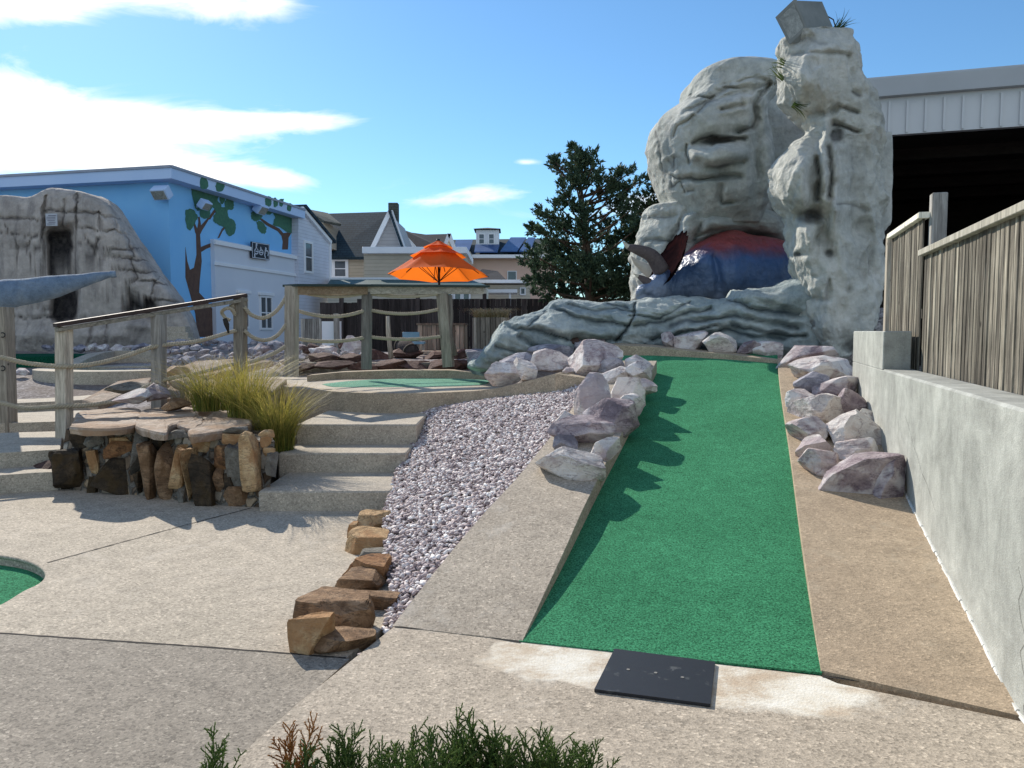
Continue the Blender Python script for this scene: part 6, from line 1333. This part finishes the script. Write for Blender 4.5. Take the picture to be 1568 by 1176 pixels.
# low cream sheds
cs2 = thing('cream_shed', 'low cream shed with white eaves in front of the peach house', 'shed', D(760, 540, 40))
a, b = D(705, 436, 40), D(812, 436, 40); mb = MB(); mb.box(((a.x+b.x)/2, 42, (a.z+.9)/2), (b.x-a.x, 4, a.z-.9)); mb.build('wall', M['cream'], cs2)
a, b = D(718, 431, 39.6), D(810, 431, 39.6); mb = MB(); mb.box(((a.x+b.x)/2, 41.6, a.z), (b.x-a.x, 4.4, .16)); mb.build('roof', M['trim'], cs2)
slab_roof(cs2, [(722, 428, 39.5), (776, 429, 39.5), (762, 415, 42), (738, 412, 42)], .1, M['shB'], 'porch_roof')
a, b = D(738, 446, 37.5), D(792, 450, 37.5); mb = MB(); mb.box(((a.x+b.x)/2, 38.2, a.z), (b.x-a.x, 2, .16)); mb.build('awning', M['trim'], cs2)
for x in (741, 781): mb = MB(); p = D(x, 448, 37.4); mb.box((p.x, p.y, (p.z+1)/2), (.1, .1, p.z-1)); mb.build('post', M['trim'], cs2)
window(cs2, 798, 803, 442, 450, pl_(39.98), FX, FYn, 0, False, .07)
# ================================================================ back fence
M['fencedark'] = m_wood('dark_fence', [(.016, .013, .014), (.036, .030, .031), (.06, .05, .05), (.085, .07, .068)])
bf = thing('back_fence', 'tall dark brown wooden plank fence across the back of the course', 'fence', D(700, 540, 20))
xa, xb = D(490, 457, 20).x, D(1002, 457, 20).x; x = xa; k = 0
zt_ = D(600, 457.5, 20).z; random.seed(8)
while x < xb:
    w_ = random.uniform(.125, .15); mb = MB(); h0 = zt_+random.uniform(-.006, .006)-(.10 if x < D(545, 457, 20).x else 0)+.0
    mb.box((x+w_/2, 20+random.uniform(-.01, .01), (h0+.9)/2), (w_-.003, .025, h0-.9)); mb.build('plank', M['fencedark'], bf); x += w_
for z_ in (1.4, 2.2):
    mb = MB(); mb.box(((xa+xb)/2, 20.05, z_), (xb-xa, .05, .1)); mb.build('rail', M['fencedark'], bf)
for px_ in (523, 640, 742, 838): p = D(px_, 470, 19.93); mb = MB(); mb.box((p.x, 19.93, 1.75), (.1, .1, 1.62 if px_ != 523 else 1.5)); mb.build('post', M['fencedark'], bf)
# white panel + little picket gate
wp_ = thing('notice_screen', 'plain white board panel with a grey post standing in front of the dark fence', 'panel', D(507, 540, 18)); a, b = D(493, 492, 18), D(523, 535, 18)
mb = MB(); mb.box(((a.x+b.x)/2, 18, (a.z+b.z)/2), (b.x-a.x, .06, a.z-b.z)); mb.build('board', M['trim'], wp_); mb = MB(); p = D(515, 480, 17.9); mb.box((p.x, 17.9, (p.z+1)/2), (.11, .11, p.z-1)); mb.build('post', M['greypost'], wp_)
pk = thing('picket_fence', 'short pale grey picket panel left of the white board', 'fence', D(477, 540, 18))
for i in range(9):
    p = D(462+i*3.5, 488, 18); mb = MB(); mb.box((p.x, 18, (p.z+1)/2), (.045, .03, p.z-1)); mb.build('picket', M['greypost'], pk)
mb = MB(); a, b = D(461, 495, 18.05), D(493, 495, 18.05); mb.box(((a.x+b.x)/2, 18.03, a.z), (b.x-a.x, .03, .07)); mb.build('rail', M['greypost'], pk)
# wooden planters
M['slat'] = m_wood('grey_slat', [(.10, .09, .08), (.22, .20, .17), (.34, .31, .27), (.44, .41, .36)])
bp = thing('barrel_planter', 'tall wooden stave planter topped with dry drooping grass beside the rock ledge', 'planter', D(752, 541, 14.2)); c0 = D(752, 541, 14.6); zt3 = D(752, 486, 14.3).z
for i in range(22):
    a = 2*math.pi*i/22; r1 = .335; mb = MB(); n_ = Vector((math.cos(a), math.sin(a), 0)); s_ = Vector((-n_.y, n_.x, 0)); c = Vector((c0.x, c0.y, 0))+n_*r1
    mb.box(c+UPZ*((zt3+c0.z)/2-.05), (.088, .03, zt3-c0.z+.1), (s_, n_, UPZ), 0, .003); mb.build('stave', M['slat'], bp)
mb = MB(); mb.tube([Vector((c0.x, c0.y, zt3-.1)), Vector((c0.x, c0.y, zt3-.04))], .32, 20); mb.build('soil', m_plain('dark_soil', (.03, .022, .016), .95), bp)
o = blades('dry_grass', (0, 0, 0), 900, .42, .40, .010, M['dry'], 901, 1.25, .32); o.location = (c0.x, c0.y, zt3-.05); tagp(o, 'mop of dry straw coloured grass hanging over the wooden stave planter', 'grass')
sp = thing('box_planter', 'square box planter of pale grey vertical slats in front of the dark fence', 'planter', D(675, 537, 17)); a, b = D(640, 497, 17), D(711, 536, 17)
x = a.x
for face in range(3):
    n_ = 10 if face == 0 else 9
    for i in range(n_):
        w_ = (b.x-a.x)/10; mb = MB()
        if face == 0: c = Vector((a.x+w_*(i+.5), 17, (a.z+b.z)/2)); ax_ = None
        else: c = Vector((a.x if face == 1 else b.x, 17+.06+w_*(i+.5), (a.z+b.z)/2)); ax_ = (Vector((0, 1, 0)), Vector((1, 0, 0)), UPZ)
        mb.box(c, (w_-.012, .03, a.z-b.z), ax_); mb.build('slat', M['slat'], sp)
mb = MB(); mb.box(((a.x+b.x)/2, 17.5, a.z+.01), (b.x-a.x+.06, 1.1, .04)); mb.build('lid', M['slat'], sp)
# blue bin + dark barrel, stake
bn = thing('bench', 'small pale blue slatted bench beside the box planter', 'bench', D(632, 530, 16)); 
for (x0, x1, y_) in ((616, 642, 513.5), (630, 650, 525)):
    a, b = D(x0, y_, 16), D(x1, y_, 16); mb = MB(); mb.box(((a.x+b.x)/2, 16.05, a.z), (b.x-a.x, .3, .05) if y_ > 520 else (b.x-a.x, .05, .14), None, 0, .008); mb.build('seat' if y_ > 520 else 'backrest', m_plain('blue_paint', (.14, .30, .42), .6, (.20, .36, .48), 8), bn)
for x0 in (619, 640, 648): a = D(x0, 512 if x0 < 645 else 526, 16.08); mb = MB(); mb.box((a.x, 16.1, (a.z+1.1)/2), (.05, .05, a.z-1.1)); mb.build('leg', M['greypost'], bn)
br = thing('wooden_barrel', 'dark tipped wooden barrel lying behind the lower rope', 'barrel', D(627, 545, 14.8)); c1, c2 = D(613, 527, 15.0), D(632, 541, 14.6)
mb = MB(); mb.tube([c1.lerp(c2, t) for t in (0, .2, .5, .8, 1)], [.13, .155, .17, .155, .13], 16); mb.build('staves', M['fencedark'], br, True)
for t in (.15, .85): mb = MB(); mb.tube([c1.lerp(c2, t-.05), c1.lerp(c2, t+.05)], .165, 16); mb.build('hoop', M['joint'], br, True)
sk = MB(); sk.tube([D(594, 484, 14.1), D(595, 510, 14.1), D(597, 530, 14.1), D(599, 549, 14.1)], [.035, .045, .04, .05], 8); o = sk.build('wooden_stake', M['slat'], None, True); tagp(o, 'slim pale driftwood stake standing behind the rope between two rail posts', 'stake')
# small flat white kerb lines behind
mb = MB(); a, b = D(642, 540, 15.2), D(724, 541, 15.2); mb.box(((a.x+b.x)/2, 15.4, a.z), (b.x-a.x, .3, .06), None, 0, .01); tagp(mb.build('kerb', M['step']), kind='structure')
# ================================================================ orange umbrella
M['orange'] = None
m, t, bs = newmat('orange_canvas'); v = coords(t); col = ramp(t, noise(t, v, 3, 5), [(.3, (.80, .145, .035)), (.7, (.88, .18, .05))]); setb(t, bs, col, .8, .2); bump(t, bs, [(noise(t, v, 90, 3), .15, .003), (noise(t, v, 5, 3), .3, .03)])
tr_ = nd(t, 'ShaderNodeBsdfTranslucent', {0: (.95, .20, .015, 1)}); ms = nd(t, 'ShaderNodeMixShader', {0: .55}); t.links.new(bs.outputs[0], ms.inputs[1]); t.links.new(tr_.outputs[0], ms.inputs[2]); t.links.new(ms.outputs[0], t.nodes['Material Output'].inputs[0]); M['orange'] = m
M['darkmetal'] = m_plain('dark_metal', (.03, .03, .03), .4, metal=.6, bst=0)
ud = 15.6; um = thing('patio_umbrella', 'open orange patio umbrella with scalloped rim behind the wooden rail', 'umbrella', Vector((D(673, 430, ud).x, ud, 1.1)))
ac = D(671, 370, ud); rc = D(671, 416, ud); Rr_ = 76.5*ud/F; Hh = ac.z-rc.z; tiltv = Vector((0.0, 0, 0))
def canopy(r0, r1, h0, h1, drop, nseg=8, sub=8, rad=10, sag=.05):
    V = []; Fc = []; n_ = nseg*sub
    for r_ in range(rad+1):
        t_ = r_/rad; rr = r0+(r1-r0)*t_; hh = h0+(h1-h0)*t_**.9
        for a in range(n_):
            f = (a % sub)/sub; s_ = math.sin(math.pi*f); an = 2*math.pi*(a/n_)+.22; chord = math.cos(math.pi/nseg)/math.cos(math.pi*(2*f-1)/nseg)
            q = rr*(chord if 1 else 1); z_ = hh-sag*s_*t_-(drop*(1-.9*s_) if 0 else 0)-(drop*s_*t_**3)
            V.append(Vector((ac.x+q*math.cos(an), ud+q*math.sin(an), ac.z+z_-.085*q*math.sin(an))))
    for r_ in range(rad):
        for a in range(n_): b = (a+1) % n_; Fc.append((r_*n_+a, r_*n_+b, (r_+1)*n_+b, (r_+1)*n_+a))
    return V, Fc
V, Fc = canopy(.30*Rr_, Rr_, -Hh*.30, -Hh*1.12, -.10, sag=.09); 
cp = make('canopy', V, Fc, M['orange'], um, True)
V, Fc = canopy(.20*Rr_, .56*Rr_, -Hh*.16, -Hh*.50, -.05, sag=.05); make('canopy_tier', V, Fc, M['orange'], um, True)
V, Fc = canopy(.004, .30*Rr_, Hh*.06, -Hh*.20, -.03, sag=.03); make('canopy_top', V, Fc, M['orange'], um, True)
mb = MB(); mb.tube([Vector((ac.x+.04, ud, 1.1)), Vector((ac.x, ud, ac.z))], .024, 10); mb.tube([Vector((ac.x, ud, ac.z)), Vector((ac.x, ud, ac.z+.05))], .035, 8); mb.build('pole', M['darkmetal'], um, True)
for i in range(8):
    an = 2*math.pi*i/8+.22; mb = MB(); mb.tube([Vector((ac.x, ud, ac.z-.06)), Vector((ac.x+Rr_*math.cos(an)*.98, ud+Rr_*math.sin(an)*.98, ac.z-Hh*1.1-.015+.0))], .008, 5); mb.tube([Vector((ac.x, ud, ac.z-Hh*1.35)), Vector((ac.x+Rr_*math.cos(an)*.55, ud+Rr_*math.sin(an)*.55, ac.z-Hh*.62-.02))], .007, 5); mb.build('rib', M['darkmetal'], um)
# ================================================================ rope railings
M['rope'] = m_plain('rope', (.36, .31, .22), .9, (.46, .40, .30), 14, bsc=160, bst=.5)
M['rustcap'] = m_plain('dark_cap', (.035, .022, .018), .6, (.06, .035, .028), 6)
M['beamw'] = m_wood('rail_beam', [(.24, .165, .105), (.42, .30, .20), (.55, .42, .30), (.62, .52, .41)], 'x')
M['railw'] = m_wood('rail_grey', [(.20, .18, .15), (.38, .35, .29), (.54, .50, .42), (.66, .62, .54)], 'x')
def rope(par, a, b, sag, rad=.027, ctrl=None):
    n_ = int(max(30, (b-a).length/.014)); C = []
    if ctrl: C = curve_pts([tuple(p) for p in ctrl], n_)
    else: C = [a.lerp(b, i/(n_-1))-UPZ*sag*4*(i/(n_-1))*(1-i/(n_-1)) for i in range(n_)]
    mb = MB(); L_ = 0; pts = [[], [], []]
    for i, p in enumerate(C):
        p = Vector(p); t_ = (Vector(C[min(i+1, n_-1)])-Vector(C[max(i-1, 0)])).normalized(); s_ = t_.cross(UPZ).normalized(); u_ = s_.cross(t_)
        if i: L_ += (p-Vector(C[i-1])).length
        for k in range(3): an = L_/.10*2*math.pi+k*2.094; pts[k].append(p+(s_*math.cos(an)+u_*math.sin(an))*rad*.6)
    for k in range(3): mb.tube(pts[k], rad*.5, 6)
    return mb.build('rope', M['rope'], par, True)
DEEP = 1.0
def post(par, px_, ytop, ybot, d_, w_, mat='post', lean=0, nm='post'):
    a, b = D(px_, ytop, d_), D(px_+lean, ybot, d_); b = Vector((b.x, b.y, b.z-.15)); mb = MB(); mb.beam(b, a, w_, w_, 0, Vector((.15, 1, 0)), .006); return mb.build(nm, M[mat], par)
hr = thing('rope_handrail', 'sloping wooden handrail with a dark cap, three posts and thick ropes beside the planter', 'railing', D(243, 640, 8.9))
dP = {97: 9.25, 243: 9.95, 368: 10.75, 448: 10.4}
pw_ = .142
post(hr, 98, 500, 686, 9.25, pw_); post(hr, 243, 482, 624, 9.95, pw_, 'greypost'); post(hr, 368, 455, 566, 10.75, pw_)
a, b = D(86, 504, 9.15), D(376, 458, 10.80); mb = MB(); mb.beam(a-UPZ*.01, b-UPZ*.01, .15, .045, 0, UPZ, .005); mb.build('rail', M['railw'], hr)
a, b = D(84, 498, 9.13), D(375, 452, 10.80); mb = MB(); mb.beam(a, b, .17, .045, 0, UPZ, .006); mb.build('rail_cap', M['rustcap'], hr)
R3 = lambda pts: [D(*p) for p in pts]
rope(hr, D(-60, 545, 9.05), D(0, 0, 8), 0, ctrl=R3([(-80, 530, 8.95), (0, 547, 9.05), (40, 556, 9.10), (92, 561, 9.15), (140, 558, 9.35), (190, 546, 9.65), (240, 530, 9.88), (300, 523, 10.25), (362, 506, 10.67)]))
rope(hr, None or D(-60, 600, 9.05), D(0, 0, 8), 0, ctrl=R3([(-80, 605, 8.95), (0, 617, 9.05), (40, 625, 9.10), (92, 622, 9.15), (140, 620, 9.35), (190, 610, 9.65), (240, 585, 9.88), (300, 572, 10.25), (362, 556, 10.67)]))
k_ = [(352, 490, 10.65), (345, 487, 10.60), (340, 478, 10.60), (347, 472, 10.55), (356, 474, 10.60), (360, 482, 10.65), (352, 470, 10.65), (358, 468, 10.65)]
rope(hr, D(352, 490, 10.65), D(358, 468, 10.65), 0, .026, ctrl=R3(k_)); mb = MB(); mb.tube(R3([(344, 488, 10.55), (347, 497, 10.55), (350, 510, 10.55)]), [.03, .035, .01], 7); mb.build('strap', M['joint'], hr, True)
lp_ = thing('wooden_post', 'thick weathered post at the left picture edge with two iron rope loops', 'post', D(8, 640, 8.95)); post(lp_, 5, 470, 655, 10.1, .175, 'post', 6)
for y_ in (513, 564):
    c = D(4, y_, 9.98); mb = MB(); mb.tube([c+Vector((math.cos(a)*.03, 0, math.sin(a)*.03)) for a in np.linspace(-2.2, 2.2, 14)], .007, 6); mb.build('rope_loop', M['darkmetal'], lp_, True)
rt = thing('rope_fence', 'wooden beam rail on three posts with slack ropes behind the faded upper green', 'railing', D(560, 550, 12.4))
post(rt, 447, 438, 560, 11.0, .155, 'post', -1); post(rt, 562, 447, 551, 12.2, .135, 'greypost', -1); post(rt, 677, 449, 548, 12.8, .17, 'post', 10)
mb = MB(); mb.tube([D(688, 452, 12.85), D(690, 480, 12.85), D(688, 510, 12.85), D(694, 545, 12.85)], [.05, .045, .05, .08], 8); mb.build('driftwood', M['slat'], rt, True)
B0, B1, B2 = D(446, 444, 10.95), D(562, 444, 12.15), D(740, 444, 13.1)
mb = MB(); mb.beam(B0-UPZ*.0, B1+(B1-B0)*-.002, .05, .14, 0, UPZ, .004); mb.build('beam', M['beamw'], rt); mb = MB(); mb.beam(B1, B2, .05, .135, 0, UPZ, .004); mb.build('beam', M['railw'], rt)
mb = MB(); q = [D(440, 436.5, 10.2), D(600, 436.5, 12.5), D(742, 437.5, 13.1), D(742, 436, 13.6), D(600, 434.5, 13.1), D(448, 434, 10.9)]; zz_ = [p.z for p in q]
for a, b in ((D(440, 436.5, 10.85), D(562, 437, 12.1)), (D(562, 437, 12.1), D(744, 438.5, 13.1))): mb.beam(a+Vector((0, .1, 0)), b+Vector((0, .1, 0)), .30, .035, 0, UPZ, .004)
mb.build('rail_cap', m_plain('dark_green_cap', (.02, .035, .032), .5, (.03, .05, .045), 3), rt)
for (x0, y0, x1, y1, s_) in ((457, 476, 556, 476, 9), (457, 519, 556, 517, 5), (568, 475, 670, 474, 6), (568, 516, 674, 515, 4), (460, 447, 556, 449, 6), (568, 450, 670, 450, 4)):
    d0 = float(np.interp(x0, [447, 562, 690], [11.0, 12.2, 12.8])); d1 = float(np.interp(x1, [447, 562, 690], [11.0, 12.2, 12.8])); rope(rt, D(x0, y0, d0), D(x1, y1, d1), s_*d0/F)
rope(rt, D(375, 472, 10.7), D(444, 442, 10.3), 0, ctrl=R3([(374, 470, 10.7), (385, 482, 10.75), (402, 487, 10.8), (420, 479, 10.9), (434, 462, 10.95), (444, 442, 11.0)]))
rope(rt, D(375, 505, 10.7), D(446, 478, 10.3), 0, ctrl=R3([(374, 506, 10.7), (388, 517, 10.75), (406, 521, 10.8), (424, 514, 10.9), (438, 497, 10.95), (448, 478, 11.0)]))
rope(rt, D(375, 556, 10.7), D(448, 522, 10.3), 0, ctrl=R3([(378, 556, 10.7), (400, 549, 10.8), (425, 538, 10.9), (448, 522, 11.0)]))
# ================================================================ long tail-like limb at the left
C = curve_pts([tuple(D(x, y, d_)) for x, y, d_ in [(-260, 475, 10.5), (-120, 468, 10.9), (0, 452, 11.2), (60, 443, 11.4), (110, 433, 11.6), (150, 424, 11.8), (178, 419.5, 11.9)]], 60)
rr_ = np.interp(np.linspace(0, 1, 60), [0, .3, .58, .72, .84, .93, .945, 1], [.26, .22, .165, .105, .072, .042, .055, .05])
mb = MB(); mb.tube(C, list(rr_), 18); X = np.array(mb.V); X = X+(fbm(X*6, 4, 3)*.02)[:, None]; mb.V = [tuple(p) for p in X]
o = mb.build('tail_sculpture', m_rock('blue_limb', [(.2, (.10, .15, .22)), (.5, (.16, .22, .30)), (.8, (.26, .31, .36))], 3, None, None, rnd=False), None, True); tagp(o, 'long tapering blue grey limb of rockwork reaching in from the left edge', 'sculpture')
